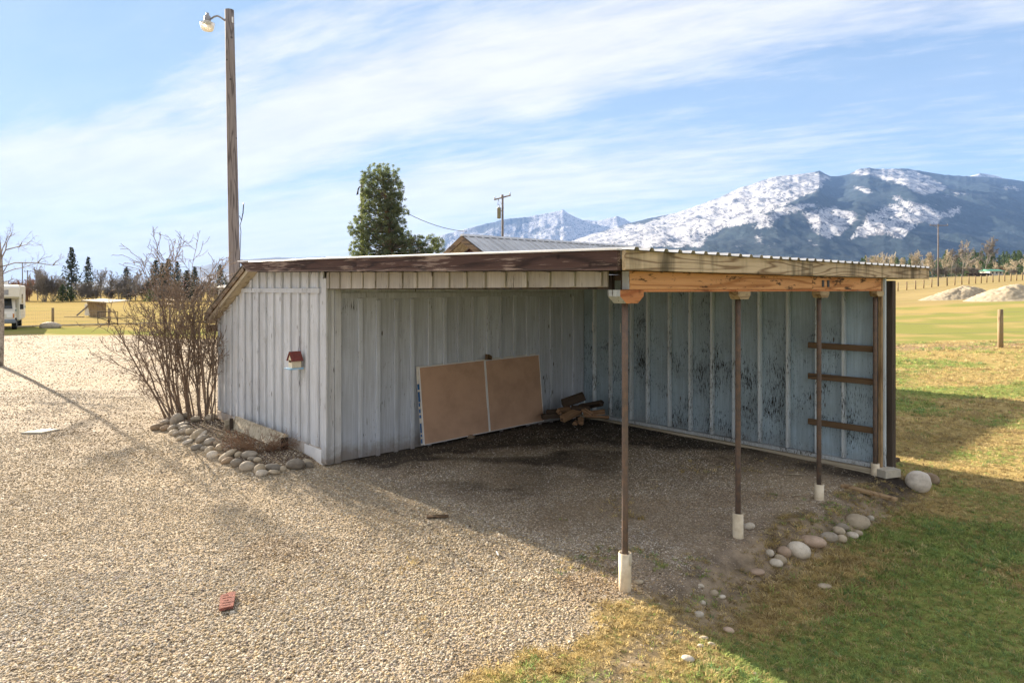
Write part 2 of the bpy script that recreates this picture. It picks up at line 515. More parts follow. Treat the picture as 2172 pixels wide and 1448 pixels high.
M['rvbody'] = plain('motorhome body', (0.70, 0.66, 0.57), 0.4, 0, 0.05, 1.0, bump=0.0, spec=0.5)
M['rvglass'] = plain('dark window glass', (0.02, 0.025, 0.03), 0.08, 0, 0.05, 1.0, bump=0.0, spec=0.6)
M['rvteal'] = plain('teal stripe', (0.03, 0.20, 0.21), 0.4, 0, 0.05, 1.0, bump=0.0)
M['rvgrey'] = plain('grey bumper', (0.20, 0.23, 0.28), 0.4, 0.2, 0.05, 1.0, bump=0.0)
M['tyre'] = plain('tyre rubber', (0.02, 0.02, 0.02), 0.9, 0, 0.05, 5.0)
M['amber'] = plain('amber lens', (0.55, 0.22, 0.05), 0.3, 0, 0.05, 5.0, bump=0)
M['barnwall'] = plain('dark red boards', (0.075, 0.030, 0.032), 0.9, 0, 0.15, 4)
M['greenroof'] = plain('green roof', (0.08, 0.28, 0.20), 0.6, 0, 0.1, 1, bump=0)
M['farwhite'] = plain('pale siding', (0.60, 0.56, 0.50), 0.8, 0, 0.05, 1, bump=0)
M['brick'] = plain('old red brick', (0.25, 0.095, 0.07), 0.95, 0, 0.2, 45, col2=(0.13, 0.06, 0.05), bump=0.8)
M['pilesand'] = plain('pale gravel heap', (0.38, 0.325, 0.235), 0.95, 0, 0.12, 2.6, col2=(0.27, 0.22, 0.15), bump=0.9)

def stone_mat():
    m, g, b = new_mat('river stone', 0.8, 0.25)
    v, r = coords(g)
    n = g.noise(v, 9.0, 6, 0.7)
    n2 = g.noise(v, 60.0, 3, 0.6)
    oi = g.n('ShaderNodeObjectInfo').outputs['Color']
    c = g.mix(g.ramp(n, 0.35, 0.7), oi, g.mix(1.0, oi, (0.66, 0.65, 0.63), 'MULTIPLY'))
    c = g.mix(g.ramp(n2, 0.55, 0.75, 0, 0.35), c, (0.10, 0.095, 0.085))
    g.put(b.inputs['Base Color'], c)
    g.put(b.inputs['Normal'], g.bump(g.math('ADD', n, g.math('MULTIPLY', n2, 0.3)), 0.35, 0.02))
    return m
M['stone'] = stone_mat()

def needle_mat(name, a, bcol, trans=0.25):
    m, g, b = new_mat(name, 0.7, 0.25)
    c0 = g.attr('tone').outputs['Fac']
    c = g.mix(c0, a, bcol)
    g.put(b.inputs['Base Color'], c)
    if trans > 0:
        tr = g.n('ShaderNodeBsdfTranslucent', None, {'Color': g.mix(1.0, c, (1.3, 1.35, 0.7), 'MULTIPLY')})
        mx = g.n('ShaderNodeMixShader', None, {0: trans, 1: b.outputs[0], 2: tr.outputs[0]})
        g.put(m.node_tree.nodes['Material Output'].inputs[0], mx.outputs[0])
    return m
M['pine'] = needle_mat('pine needles', (0.075, 0.105, 0.085), (0.215, 0.24, 0.135), 0.40)
M['spruce'] = needle_mat('spruce needles', (0.020, 0.030, 0.022), (0.055, 0.065, 0.042), 0.15)
M['fargreen'] = needle_mat('far conifer needles', (0.040, 0.072, 0.028), (0.11, 0.155, 0.05), 0.15)

def inst_mat(name, attr, rough, spec, trans=0.0):
    m, g, b = new_mat(name, rough, spec)
    c = g.attr(attr, 'INSTANCER').outputs['Color']
    g.put(b.inputs['Base Color'], c)
    if trans > 0:
        tr = g.n('ShaderNodeBsdfTranslucent', None, {'Color': c})
        mx = g.n('ShaderNodeMixShader', None, {0: trans, 1: b.outputs[0], 2: tr.outputs[0]})
        g.put(m.node_tree.nodes['Material Output'].inputs[0], mx.outputs[0])
    return m
M['pebble'] = inst_mat('pebble', 'icol', 0.85, 0.06)
M['blade'] = inst_mat('grass blade', 'icol', 0.8, 0.06, 0.5)

# ------------------------------------------------------------------ ground zones
def zones(x, y):
    """gravel, dirt, green (0 straw .. 1 green), field"""
    t, s = ts(x, y)
    n1 = fbm(x * 1.3, y * 1.3, 21, 4); n2 = fbm(x * 0.45, y * 0.45, 31, 4); n3 = fbm(x * 3.5, y * 3.5, 41, 3)
    edge = s + (n1 - 0.5) * 0.8 + (n3 - 0.5) * 0.35
    grav = sst(edge, -0.22, 0.02) * np.where(s < 12.5, sst(-t, -5.75, -5.5), 1.0)
    gravend = 37.3 + (n2 - 0.5) * 3
    grav = grav * sst(gravend - y, -0.15, 0.35) * sst(x + y * 0.3, -60, -55)
    grav = np.where((t > 5.7) & (s > -5) & (s < 13), 0.0, grav)
    inside = sst(t, -0.2, 0.9) * sst(-t, -5.8, -5.5) * sst(s, -0.75, -0.35) * sst(-s, -5.9, -5.5)
    bank = sst(t, -0.6, 0.4) * sst(-t, -5.9, -5.3) * sst(-s, -0.15, 0.15) * sst(s, -0.75, -0.40)
    # the washed strip of bare soil running out past the near post
    strip = 0.8 * np.exp(-((s + 0.62 - 0.10 * t) / 0.19) ** 2) * sst(-t, -1.6, -0.6) * sst(t, -2.6, -1.2)
    dk = fbm(x * 0.75 + 5, y * 0.75, 51, 4)
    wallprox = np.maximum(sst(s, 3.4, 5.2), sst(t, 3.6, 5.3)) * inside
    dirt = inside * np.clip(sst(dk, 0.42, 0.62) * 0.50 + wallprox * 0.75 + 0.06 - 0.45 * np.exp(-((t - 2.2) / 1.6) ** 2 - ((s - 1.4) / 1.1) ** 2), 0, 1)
    dirt = np.maximum(dirt, bank * 0.9)
    dirt = np.maximum(dirt, strip * 0.95)
    bed = sst(t, -1.0, -0.85) * sst(-t, -0.2, 0.0) * sst(s, 5.5, 5.8) * sst(-s, -10.6, -10.2)
    dirt = np.maximum(dirt, bed)
    lawn = np.clip(1 - grav, 0, 1)
    gr = fbm(x * 0.8 + 2, y * 0.8, 61, 4)
    # greener in the lawn close to the post line, straw towards the frame bottom and farther off
    gb = sst(-s, 0.55, 1.5) * sst(-t, -6.0, -3.0) * sst(t, -1.9, 0.2)
    green = np.clip(gb * 0.78 + (gr - 0.5) * 2.0 + 0.18 + 0.34 * sst(s, 0.0, -0.4) * sst(-t, 0.5, 1.6), 0, 1)
    far = sst(y, 12, 17)
    bandg = fbm(x * 0.12, y * 0.45, 71, 4)
    bandg2 = fbm(x * 0.45, y * 0.9, 73, 4)
    greenf = np.clip((bandg - 0.5) * 2.2 + (bandg2 - 0.5) * 3.0 + 0.46 - 0.20 * sst(y, 40, 28), 0, 1)
    leftfield = sst(-x, 4, 12)
    green = green * (1 - far) + far * greenf * (1 - 0.55 * leftfield)
    # a greener strip right beyond the gravel, the greener pasture beyond the wire fence on the other side
    green = np.clip(green + 0.5 * sst(y, 37, 40) * sst(-y, -47, -44) * leftfield + 0.22 * sst(y, 34, 37) * sst(-y, -80, -60) * (1 - leftfield), 0, 1)
    dead = sst(y, 29.3, 30.4) * sst(-y, -34.0, -32.4) * sst(x, 2, 8) * sst(fbm(x * 0.6, y * 0.9, 81, 3), 0.30, 0.55)
    field = sst(y, 84, 92) * (1 - leftfield) * 0.9 + leftfield * sst(y, 105, 125) * 0.8
    road = sst(y, 66 + 0.0 * x, 74) * sst(-y, -112, -100) * sst(x, 15, 30) * sst(fbm(x * 0.03, y * 0.10, 91, 3), 0.36, 0.55)
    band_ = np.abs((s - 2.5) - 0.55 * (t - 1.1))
    soot = inside * np.clip(np.exp(-(band_ / 1.3) ** 2) * sst(t, 0.2, 1.8) * 0.40 + sst(s, 4.1, 5.2) * 0.9 + sst(t, 4.3, 5.2) * 0.7 + sst(t + s, 6.3, 8.6) * 0.8, 0, 1)  # darker soil along the bay walls, back corner and a slanting band
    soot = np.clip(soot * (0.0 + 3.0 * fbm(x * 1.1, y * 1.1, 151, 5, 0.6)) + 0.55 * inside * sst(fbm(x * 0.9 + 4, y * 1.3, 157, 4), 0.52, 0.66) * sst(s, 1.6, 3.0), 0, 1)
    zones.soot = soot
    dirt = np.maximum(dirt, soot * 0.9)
    return grav, dirt, green, np.clip(field + 0.8 * road, 0, 1), np.clip(dead, 0, 1), bed

def axis_lines(lo, hi, step, far_lo, far_hi, grow):
    a = list(np.arange(lo, hi + 1e-6, step))
    d = step; v = lo
    left = []
    while v > far_lo:
        d *= grow; v -= d; left.append(v)
    d = step; v = hi; right = []
    while v < far_hi:
        d *= grow; v += d; right.append(v)
    return np.array(left[::-1] + a + right)
gxs = axis_lines(-11, 8, 0.075, -9000, 9000, 1.06)
gys = axis_lines(2.4, 16, 0.075, -400, 12000, 1.055)
XX, YY = np.meshgrid(gxs, gys)
fx, fy = XX.ravel(), YY.ravel()
fz = gz(fx, fy)
nx, ny = len(gxs), len(gys)
ii = (np.arange(ny - 1)[:, None] * nx + np.arange(nx - 1)[None, :]).ravel()
GF = np.stack([ii, ii + 1, ii + 1 + nx, ii + nx], 1)
zg, zd, zgr, zf, zdead, zbed = zones(fx, fy)
zdark_soil = zones.soot

def ground_mat():
    m, g, b = new_mat('ground', 0.95, 0.0)
    pos = g.n('ShaderNodeNewGeometry').outputs['Position']
    z1 = g.attr('zone'); z2 = g.attr('zone2')
    r1 = g.n('ShaderNodeSeparateColor', None, {0: z1.outputs['Color']}).outputs
    r2 = g.n('ShaderNodeSeparateColor', None, {0: z2.outputs['Color']}).outputs
    n_f = g.noise(pos, 30.0, 5, 0.7)
    n_m = g.noise(pos, 4.0, 5, 0.6)
    n_l = g.noise(pos, 0.35, 4, 0.6)
    # gravel: cells of small stones
    vo = g.n('ShaderNodeTexVoronoi', {'feature': 'F1'}, {'Vector': pos, 'Scale': 34.0, 'Randomness': 1.0})
    cellr = g.n('ShaderNodeSeparateColor', None, {0: vo.outputs['Color']}).outputs
    gc = g.mix(cellr[0], (0.315, 0.26, 0.19), (0.47, 0.40, 0.31))
    gc = g.mix(g.ramp(cellr[1], 0.78, 0.9), gc, (0.30, 0.245, 0.18))
    gc = g.mix(g.ramp(cellr[2], 0.86, 0.95), gc, (0.60, 0.56, 0.49))
    gc = g.mix(g.ramp(vo.outputs['Distance'], 0.32, 0.62, 0, 0.75), gc, (0.20, 0.155, 0.105))
    gc = g.mix(g.ramp(n_l, 0.35, 0.7, 0, 0.30), gc, (0.46, 0.35, 0.21))
    gc = g.mix(g.ramp(g.noise(pos, 1.1, 5, 0.7), 0.50, 0.72, 0, 0.40), gc, (0.25, 0.18, 0.11))
    # soil
    dc = g.mix(g.ramp(n_m, 0.35, 0.7), (0.125, 0.098, 0.074), (0.33, 0.26, 0.19))
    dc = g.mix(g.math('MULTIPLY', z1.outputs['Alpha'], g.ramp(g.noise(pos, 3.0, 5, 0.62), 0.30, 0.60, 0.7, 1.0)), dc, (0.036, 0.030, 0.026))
    dc = g.mix(g.ramp(n_f, 0.58, 0.70, 0, 0.6), dc, (0.30, 0.255, 0.20))
    # turf
    straw = g.mix(n_f, (0.27, 0.20, 0.08), (0.39, 0.305, 0.135))
    greenc = g.mix(n_f, (0.145, 0.162, 0.048), (0.275, 0.268, 0.092))
    stre = g.noise(g.scale(pos, (0.5, 2.6, 1.0)), 1.4, 6, 0.68)
    gf = g.math('ADD', r1[2], g.math('MULTIPLY', g.math('SUBTRACT', g.math('ADD', g.math('MULTIPLY', n_f, 0.5), g.math('MULTIPLY', stre, 0.8)), 0.65), 1.5))
    tc = g.mix(g.ramp(gf, 0.15, 0.85), straw, greenc)
    tc = g.mix(g.ramp(stre, 0.60, 0.74, 0, 0.55), tc, (0.17, 0.125, 0.06))
    fieldc = g.mix(g.ramp(g.noise(g.scale(pos, (0.03, 0.25, 1)), 1.0, 5, 0.6), 0.35, 0.68), (0.31, 0.245, 0.12), (0.25, 0.195, 0.095))
    fieldc = g.mix(g.ramp(g.sep(pos)[0], 2.0, -8.0), fieldc, (0.29, 0.215, 0.085))
    tc = g.mix(r2[0], tc, fieldc)
    tc = g.mix(r2[1], tc, g.mix(n_f, (0.20, 0.14, 0.085), (0.36, 0.26, 0.16)))
    c = g.mix(r1[0], tc, gc)
    c = g.mix(r1[1], c, dc)
    c = g.mix(r2[2], c, g.mix(n_f, (0.05, 0.035, 0.026), (0.16, 0.115, 0.085)))
    g.put(b.inputs['Base Color'], c)
    hgt = g.math('ADD', g.math('MULTIPLY', g.math('SUBTRACT', 1.0, vo.outputs['Distance']), 0.8), g.math('MULTIPLY', n_f, 0.8))
    g.put(b.inputs['Normal'], g.bump(hgt, 0.45, 0.012))
    g.put(b.inputs['Specular IOR Level'], g.math('MULTIPLY', r1[0], 0.07))
    return m
M['ground'] = ground_mat()
gme = np_mesh('ground', np.stack([fx, fy, fz], 1), GF, M['ground'], True)
add_col(gme, 'zone', np.stack([zg, zd, zgr, zdark_soil], 1))
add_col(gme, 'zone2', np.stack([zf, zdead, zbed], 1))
ground = link('ground', gme)
tag(ground, kind='structure')

# ------------------------------------------------------------------ scattered gravel and grass
PROTO = bpy.data.collections.new('scatter shapes')        # never linked to the scene
def icos(n):
    import bmesh
    bm = bmesh.new(); bmesh.ops.create_icosphere(bm, subdivisions=n, radius=1.0)
    V = np.array([v.co[:] for v in bm.verts]); F = np.array([[v.index for v in f.verts] for f in bm.faces])
    bm.free(); return V, F
ICV, ICF = icos(2)
ICV3, ICF3 = icos(3)
rng = np.random.default_rng(7)
def proto_coll(name, meshes):
    c = bpy.data.collections.new(name)
    for i, me in enumerate(meshes):
        c.objects.link(bpy.data.objects.new(name, me))
    return c
peb = []
for i in range(7):
    V = ICV.copy()
    for k in range(5):
        d = rng.normal(size=3); d /= np.linalg.norm(d)
        V *= (1 - 0.22 * np.clip(V @ d - 0.45, 0, 1))[:, None]
    V *= np.array([rng.uniform(0.85, 1.25), rng.uniform(0.7, 1.0), rng.uniform(0.36, 0.58)])
    peb.append(np_mesh('pebble', V, ICF, M['pebble'], True))
PEB = proto_coll('pebble', peb)
tufts = []
for i in range(8):
    V = []; F = []
    for k in range(13):
        a = rng.uniform(0, 2 * math.pi); r0 = rng.uniform(0, 0.45)
        bx, by = r0 * math.cos(a), r0 * math.sin(a)
        a2 = a + rng.normal(0, 0.9); h = rng.uniform(0.45, 1.0); ln = rng.uniform(0.15, 0.95)
        wd = 0.035; dxn, dyn = math.cos(a2), math.sin(a2)
        nx_, ny_ = -dyn * wd, dxn * wd
        p1 = (bx + dxn * ln * 0.3, by + dyn * ln * 0.3, h * 0.6)
        p2 = (bx + dxn * ln, by + dyn * ln, h * rng.uniform(0.7, 1.0))
        q = len(V)
        V += [(bx - nx_, by - ny_, -0.1), (bx + nx_, by + ny_, -0.1), (p1[0] - nx_ * .8, p1[1] - ny_ * .8, p1[2]), (p1[0] + nx_ * .8, p1[1] + ny_ * .8, p1[2]), p2]
        F += [(q, q + 1, q + 3), (q, q + 3, q + 2), (q + 2, q + 3, q + 4)]
    tufts.append(np_mesh('tuft', np.array(V), np.array(F), M['blade']))
TUFT = proto_coll('tuft', tufts)

def scatter_group(name, coll):
    ng = bpy.data.node_groups.new(name, 'GeometryNodeTree')
    ng.interface.new_socket('Geometry', in_out='INPUT', socket_type='NodeSocketGeometry')
    ng.interface.new_socket('Geometry', in_out='OUTPUT', socket_type='NodeSocketGeometry')
    N = ng.nodes; L = ng.links
    gi = N.new('NodeGroupInput'); go = N.new('NodeGroupOutput')
    ci = N.new('GeometryNodeCollectionInfo'); ci.inputs['Collection'].default_value = coll
    ci.inputs['Separate Children'].default_value = True; ci.inputs['Reset Children'].default_value = True
    ip = N.new('GeometryNodeInstanceOnPoints'); ip.inputs['Pick Instance'].default_value = True
    def at_(n_, t_):
        a = N.new('GeometryNodeInputNamedAttribute'); a.data_type = t_; a.inputs[0].default_value = n_
        return a.outputs[0]
    m2p = N.new('GeometryNodeMeshToPoints')
    L.new(gi.outputs[0], m2p.inputs['Mesh'])
    L.new(m2p.outputs[0], ip.inputs['Points'])
    L.new(ci.outputs[0], ip.inputs['Instance'])
    L.new(at_('idx', 'INT'), ip.inputs['Instance Index'])
    e2r = N.new('FunctionNodeEulerToRotation')
    L.new(at_('rot', 'FLOAT_VECTOR'), e2r.inputs[0])
    L.new(e2r.outputs[0], ip.inputs['Rotation'])
    L.new(at_('scl', 'FLOAT_VECTOR'), ip.inputs['Scale'])
    L.new(ip.outputs[0], go.inputs[0])
    return ng
def scatter(name, P, rot, scl, idx, col, coll):
    me = bpy.data.meshes.new(name)
    n = len(P)
    me.vertices.add(n); me.vertices.foreach_set('co', np.ascontiguousarray(P, np.float32).ravel())
    for nm, arr in (('rot', rot), ('scl', scl)):
        a = me.attributes.new(nm, 'FLOAT_VECTOR', 'POINT'); a.data.foreach_set('vector', np.ascontiguousarray(arr, np.float32).ravel())
    a = me.attributes.new('idx', 'INT', 'POINT'); a.data.foreach_set('value', np.ascontiguousarray(idx, np.int32))
    add_col(me, 'icol', col)
    o = link(name, me)
    md = o.modifiers.new('scatter', 'NODES'); md.node_group = scatter_group(name + ' scatter', coll)
    return tag(o, kind='stuff')

def rand_pts(x0, x1, y0, y1, dens):
    n = int((x1 - x0) * (y1 - y0) * dens)
    return rng.uniform(x0, x1, n), rng.uniform(y0, y1, n)
def in_view(x, y, margin):
    return (np.abs(x) < y * 0.78 + margin)
# gravel
bands = [(2.2, 6.0, 9500, 1.0), (6.0, 8.5, 5200, 1.1), (8.5, 12.0, 2600, 1.35), (12.0, 17.0, 850, 1.85), (17, 24, 260, 1.95), (24, 38.5, 140, 2.3)]
px__, py__, ss_ = [], [], []
for (y0, y1, dn, sc_) in bands:
    xx, yy = rand_pts(-0.8 * y1 - 1, 0.75 * y1 + 1, y0, y1, dn)
    k = in_view(xx, yy, 1.0)
    xx, yy = xx[k], yy[k]
    zg_, zd_, zgr_, zf_, zde_, zb_ = zones(xx, yy)
    t, s = ts(xx, yy)
    patch = fbm(xx * 1.1, yy * 1.1, 101, 4)
    prob = zg_ * (1 - 0.55 * zd_) * (1 - 0.78 * zones.soot) * (0.62 + 0.6 * sst(patch, 0.3, 0.6)) + 0.05 * zd_ + zb_ * 0.2
    inshed = (t > 0.05) & (s > 5.3) & (s < 9.9) & (t < 5.6) | (t > 5.35) & (s < 12)
    k = (rng.random(len(xx)) < prob) & ~inshed
    px__.append(xx[k]); py__.append(yy[k]); ss_.append(np.full(k.sum(), sc_))
gxp = np.concatenate(px__); gyp = np.concatenate(py__); sc_ = np.concatenate(ss_)
n = len(gxp)
size = np.exp(rng.normal(math.log(0.0050), 0.46, n).clip(-7, -4.45)) * sc_
t_, s_ = ts(gxp, gyp)
size *= np.where((t_ > 0.4) & (s_ > -0.3) & (t_ < 5.5) & (s_ < 5.5), 0.8, 1.0)
size *= 1 + 0.35 * np.exp(-((s_ - 1.2) / 1.5) ** 2) * sst(-t_, -1, 0.5)
Pg = np.stack([gxp, gyp, gz(gxp, gyp) + size * rng.uniform(0.0, 0.35, n)], 1)
rotg = np.stack([rng.normal(0, 0.35, n), rng.normal(0, 0.35, n), rng.uniform(0, 6.28, n)], 1)
pal = np.array([(0.50, 0.43, 0.33), (0.58, 0.51, 0.41), (0.66, 0.61, 0.53), (0.40, 0.36, 0.31), (0.46, 0.36, 0.23), (0.30, 0.25, 0.19), (0.54, 0.43, 0.27), (0.43, 0.36, 0.33)])
ci = rng.choice(8, n, p=[.22, .22, .13, .12, .12, .06, .08, .05])
colg = pal[ci] * rng.uniform(0.58, 1.30, (n, 1))
warm = fbm(gxp * 0.5, gyp * 0.5, 111, 3)
colg = colg * (1 + (warm[:, None] - 0.5) * np.array([0.06, -0.04, -0.25]))
zdg = zones(gxp, gyp)[1]
colg = colg * np.array([0.84, 0.82, 0.765])
colg[rng.random(n) < 0.004] = (0.09, 0.06, 0.04)
litter = fbm(gxp * 0.9, gyp * 0.9, 141, 4)
colg = colg * (1 - 0.30 * sst(litter, 0.56, 0.70)[:, None] * np.array([0.7, 0.9, 1.1]))
ins_ = ((t_ > 0.2) & (s_ > -0.3) & (t_ < 5.6) & (s_ < 5.5))[:, None]
colg = np.where(ins_, colg * np.array([1.12, 1.14, 1.22]), colg)
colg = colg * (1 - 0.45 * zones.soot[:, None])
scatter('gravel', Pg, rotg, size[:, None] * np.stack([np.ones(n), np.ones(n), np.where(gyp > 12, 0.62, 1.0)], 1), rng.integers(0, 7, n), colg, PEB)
n_gravel = n
# grass
def grass(name, bands, heightf, keepf):
    X, Y, S = [], [], []
    for (y0, y1, dn, sc_) in bands:
        xx, yy = rand_pts(-0.8 * y1 - 1, 0.9 * y1 + 5, y0, y1, dn)
        k = in_view(xx, yy, 4.5); xx, yy = xx[k], yy[k]
        k = rng.random(len(xx)) < keepf(xx, yy)
        X.append(xx[k]); Y.append(yy[k]); S.append(np.full(k.sum(), sc_))
    X = np.concatenate(X); Y = np.concatenate(Y); S = np.concatenate(S)
    zg_, zd_, zgr_, *_ = zones(X, Y)
    n = len(X)
    straw = np.array([(0.54, 0.43, 0.20), (0.62, 0.51, 0.28), (0.46, 0.36, 0.165), (0.35, 0.26, 0.14)])[rng.choice(4, n, p=[.4, .25, .23, .12])]
    gre = np.array([(0.33, 0.405, 0.13), (0.26, 0.36, 0.12), (0.42, 0.46, 0.16), (0.185, 0.305, 0.13)])[rng.choice(4, n, p=[.4, .3, .2, .1])]
    isg = rng.random(n) < np.clip(zgr_ * 1.15 - 0.05, 0.05, 0.84)
    col = np.where(isg[:, None], gre, straw) * rng.uniform(0.62, 1.38, (n, 1))
    h = heightf(X, Y) * rng.uniform(0.6, 1.3, n) * S
    P = np.stack([X, Y, gz(X, Y)], 1)
    rot = np.stack([rng.normal(0, 0.2, n), rng.normal(0, 0.2, n), rng.uniform(0, 6.28, n)], 1)
    scl = np.stack([h * 1.45, h * 1.45, h * 0.62], 1)
    scatter(name, P, rot, scl, rng.integers(0, 8, n), col, TUFT)
    return n
def keep_lawn(x, y):
    zg_, zd_, zgr_, zf_, zde_, zb_ = zones(x, y)
    t, s = ts(x, y)
    k = np.clip(1 - zg_ * 1.6, 0, 1) * np.clip(1 - np.where((t > -0.6) & (t < 6) & (s > -0.85) & (s < 0.05), 0.62, 0.93) * zd_, 0, 1)
    sp = fbm(x * 1.6, y * 1.6, 131, 3)
    k = np.maximum(k, 0.35 * (zg_ > 0.5) * sst(sp, 0.66, 0.74) * sst(-s, -2.4, -0.6) * sst(s, -1, 0))
    k = k * np.where((x < -1) & (t < 5.5) & (s > 0) & (y < 36), 0, 1)
    k = np.where((t > 0) & (s > 5) & (t < 5.7), 0, k)
    return k
n_grass = grass('grass', [(1.2, 5.5, 1500, 1.0), (5.5, 9, 850, 1.1), (9, 14, 330, 1.35), (14, 24, 90, 1.9), (24, 34, 22, 2.6)],
      lambda x, y: 0.036 + 0.020 * sst(fbm(x * 1.2, y * 1.2, 121, 3), 0.4, 0.7), keep_lawn)
print('gravel', n_gravel, 'grass', n_grass)
# ------------------------------------------------------------------ the shed with its open bay
rnd = random.Random(11)
shed = thing('carport_shed', 'weathered grey board-and-batten shed with an open bay on rusty pipe posts', 'shed', (OX, OY, 0), SHED_ROT)
SLOPE = 0.018
def roof_z(s):          # underside of the roof along the front
    s = np.asarray(s, float)
    return np.where(s < 7.85, 2.655 + SLOPE * s, 2.655 + SLOPE * 7.85 - 0.455 * (s - 7.85))
def rz1(s): return float(roof_z(s))
def ground_local(t, s):
    p = L2W(t, s); return gz1(p.x, p.y)

# wall A: boards and battens of the closed end, outline cut to the roof
PITCH = 0.3125
edges = [SL + 0.06] + [SL + 0.20 + PITCH * i for i in range(14)] + [SF]
for i in range(len(edges) - 1):
    a, b_ = edges[i] + 0.002, edges[i + 1] - 0.002
    pts = [(a, 0.215), (b_, 0.215)]
    if a < 7.85 < b_:
        top = [(b_, rz1(b_)), (7.85, rz1(7.85)), (a, rz1(a))]
    else:
        top = [(b_, rz1(b_)), (a, rz1(a))]
    mb = MB(); d = rnd.uniform(-0.0015, 0.0015)
    mb.prism([(p[0], p[1] - 0.003) for p in pts + top], d, 0.020 + d, 0)
    mb.build('wall_board', M['wallA'], shed)
for i in range(1, len(edges) - 1):
    s0 = edges[i] + rnd.uniform(-0.006, 0.006)
    w_ = 0.030 + rnd.uniform(-0.003, 0.003)
    zt = min(rz1(s0 - w_), rz1(s0 + w_)) - 0.01
    lo_top = min(zt, 2.445)
    mb = MB(); mb.box((-0.036, s0 - w_, 0.222 + rnd.uniform(0, 0.02)), (-0.0025, s0 + w_, lo_top), 0.002)
    mb.build('batten', M['wallA'], shed)
    if zt > 2.53:
        mb = MB(); mb.box((-0.036, s0 - w_ - 0.01, 2.525), (-0.0025, s0 + w_ - 0.01, zt), 0.002)
        mb.build('batten', M['wallA'], shed)
mb = MB(); mb.box((-0.038, SL + 0.12, 2.447), (-0.0025, 8.5, 2.522), 0.003)
mb.build('trim_board', M['wallA'], shed)
# corner boards
for (lo, hi) in (((-0.030, SL - 0.085, 0.03), (0.0, SL + 0.058, 2.66)), ((0.002, SL - 0.030, 0.02), (0.075, SL - 0.002, 2.52)),
                 ((0.080, SL - 0.018, 0.02), (0.135, SL - 0.002, 2.52)), ((0.140, SL - 0.040, 0.01), (0.235, SL - 0.002, 2.52))):
    mb = MB(); mb.box(lo, hi, 0.003); mb.build('corner_trim', M['wallA'], shed)
# concrete footing
mb = MB(); mb.prism([(SL + 0.02, -0.2), (SF, -0.2), (SF, 0.20), (SL + 0.02, 0.235)], -0.012, 0.18, 0)
mb.build('concrete_footing', M['concrete'], shed)
mb = MB(); mb.box((-0.024, SL + 0.03, -0.02), (-0.0125, SL + 0.62, 0.212), 0.002)
mb.build('flashing', M['flash'], shed)
# hidden end and rear walls of the closed part
mb = MB(); mb.box((0.022, SF - 0.06, 0.0), (TC + 0.12, SF - 0.004, 1.74), 0); mb.build('end_wall', M['wallA'], shed)
mb = MB(); mb.prism([(SL, 0), (SF - 0.07, 0), (SF - 0.07, 1.74), (7.85, 2.74), (SL, 2.7)], TC + 0.04, TC + 0.12, 0)
mb.build('rear_wall', M['wallA'], shed)

# wall B: inner wall of the bay, boards share one mesh, battens another
NB = 17
bp = (TC - 0.25) / NB
mb = MB(); mb.box((-bp / 2 + 0.0015, 0, 0), (bp / 2 - 0.0015, 0.02, 2.54), 0.0)
me_b = mb.mesh('wall_board', M['wallB'])
mb = MB(); mb.box((-0.033, -0.032, 0), (0.033, -0.0005, 2.34), 0.003)
me_bt = mb.mesh('batten', M['wallB'])
for i in range(NB):
    t0 = 0.245 + bp * (i + 0.5)
    zb = ground_local(t0, SL - 0.05) + 0.005 + rnd.uniform(0, 0.02)
    o = link('wall_board', me_b, shed, (t0, SL + rnd.uniform(-0.002, 0.002), zb))
    if i > 0:
        tb = t0 - bp / 2 + rnd.uniform(-0.012, 0.012)
        o = link('batten', me_bt, shed, (tb, SL - 0.0025, zb - 0.01 + rnd.uniform(-0.02, 0.02)))
        o.rotation_euler = (0, rnd.uniform(-0.003, 0.003), 0)
mb = MB(); mb.box((0.24, SL - 0.024, 2.375), (4.95, SL - 0.0035, 2.455), 0.003); mb.build('trim_board', M['wallB'], shed)
mb = MB(); mb.box((0.24, SL + 0.024, 0), (TC, SL + 0.05, 2.66), 0); mb.build('wall_backing', M['rawdark'], shed)
# black strip near the back corner, standing in for a slit's shade
mb = MB(); mb.box((5.18, SL - 0.0085, 1.05), (5.205, SL - 0.0045, 2.36), 0); mb.build('slit_shade_strip', M['blackmetal'], shed)

# wall C: back wall of the bay with studs in view
SP = [0.012, 0.437, 0.815, 1.246, 1.70, 2.13, 2.54, 2.94, 3.37, 3.82, 4.185, 4.68, 5.08]
for i in range(len(SP)):
    a = SP[i]; b_ = SP[i + 1] if i + 1 < len(SP) else SL
    mb = MB(); mb.box((0, 0, 0), (0.016, b_ - a - 0.004, 2.62), 0)
    o = mb.build('wall_panel', M['wallC'], shed, loc=(TC + rnd.uniform(0, 0.003), a + 0.002, 0.10))
    mb = MB(); mb.box((-0.085, -0.019, 0), (-0.003, 0.019, 2.46), 0.003)
    o = mb.build('wall_stud', M['stud'], shed, loc=(TC - 0.001, a + rnd.uniform(-0.008, 0.008), 0.135))
    o.rotation_euler = (rnd.uniform(-0.003, 0.003), 0, 0)
mb = MB(); mb.box((TC - 0.10, -0.05, 0.075), (TC + 0.02, SL - 0.03, 0.128), 0.004); mb.build('sill_plank', M['stud'], shed)
mb = MB(); mb.box((TC - 0.16, 0.0, -0.05), (TC + 0.05, SL - 0.03, 0.072), 0.006); mb.build('sill_plank', M['plank'], shed)
mb = MB(); mb.box((TC + 0.02, -0.03, -0.15), (TC + 0.04, SF - 0.02, 2.70), 0.0); mb.build('wall_sheathing', M['rawdark'], shed)
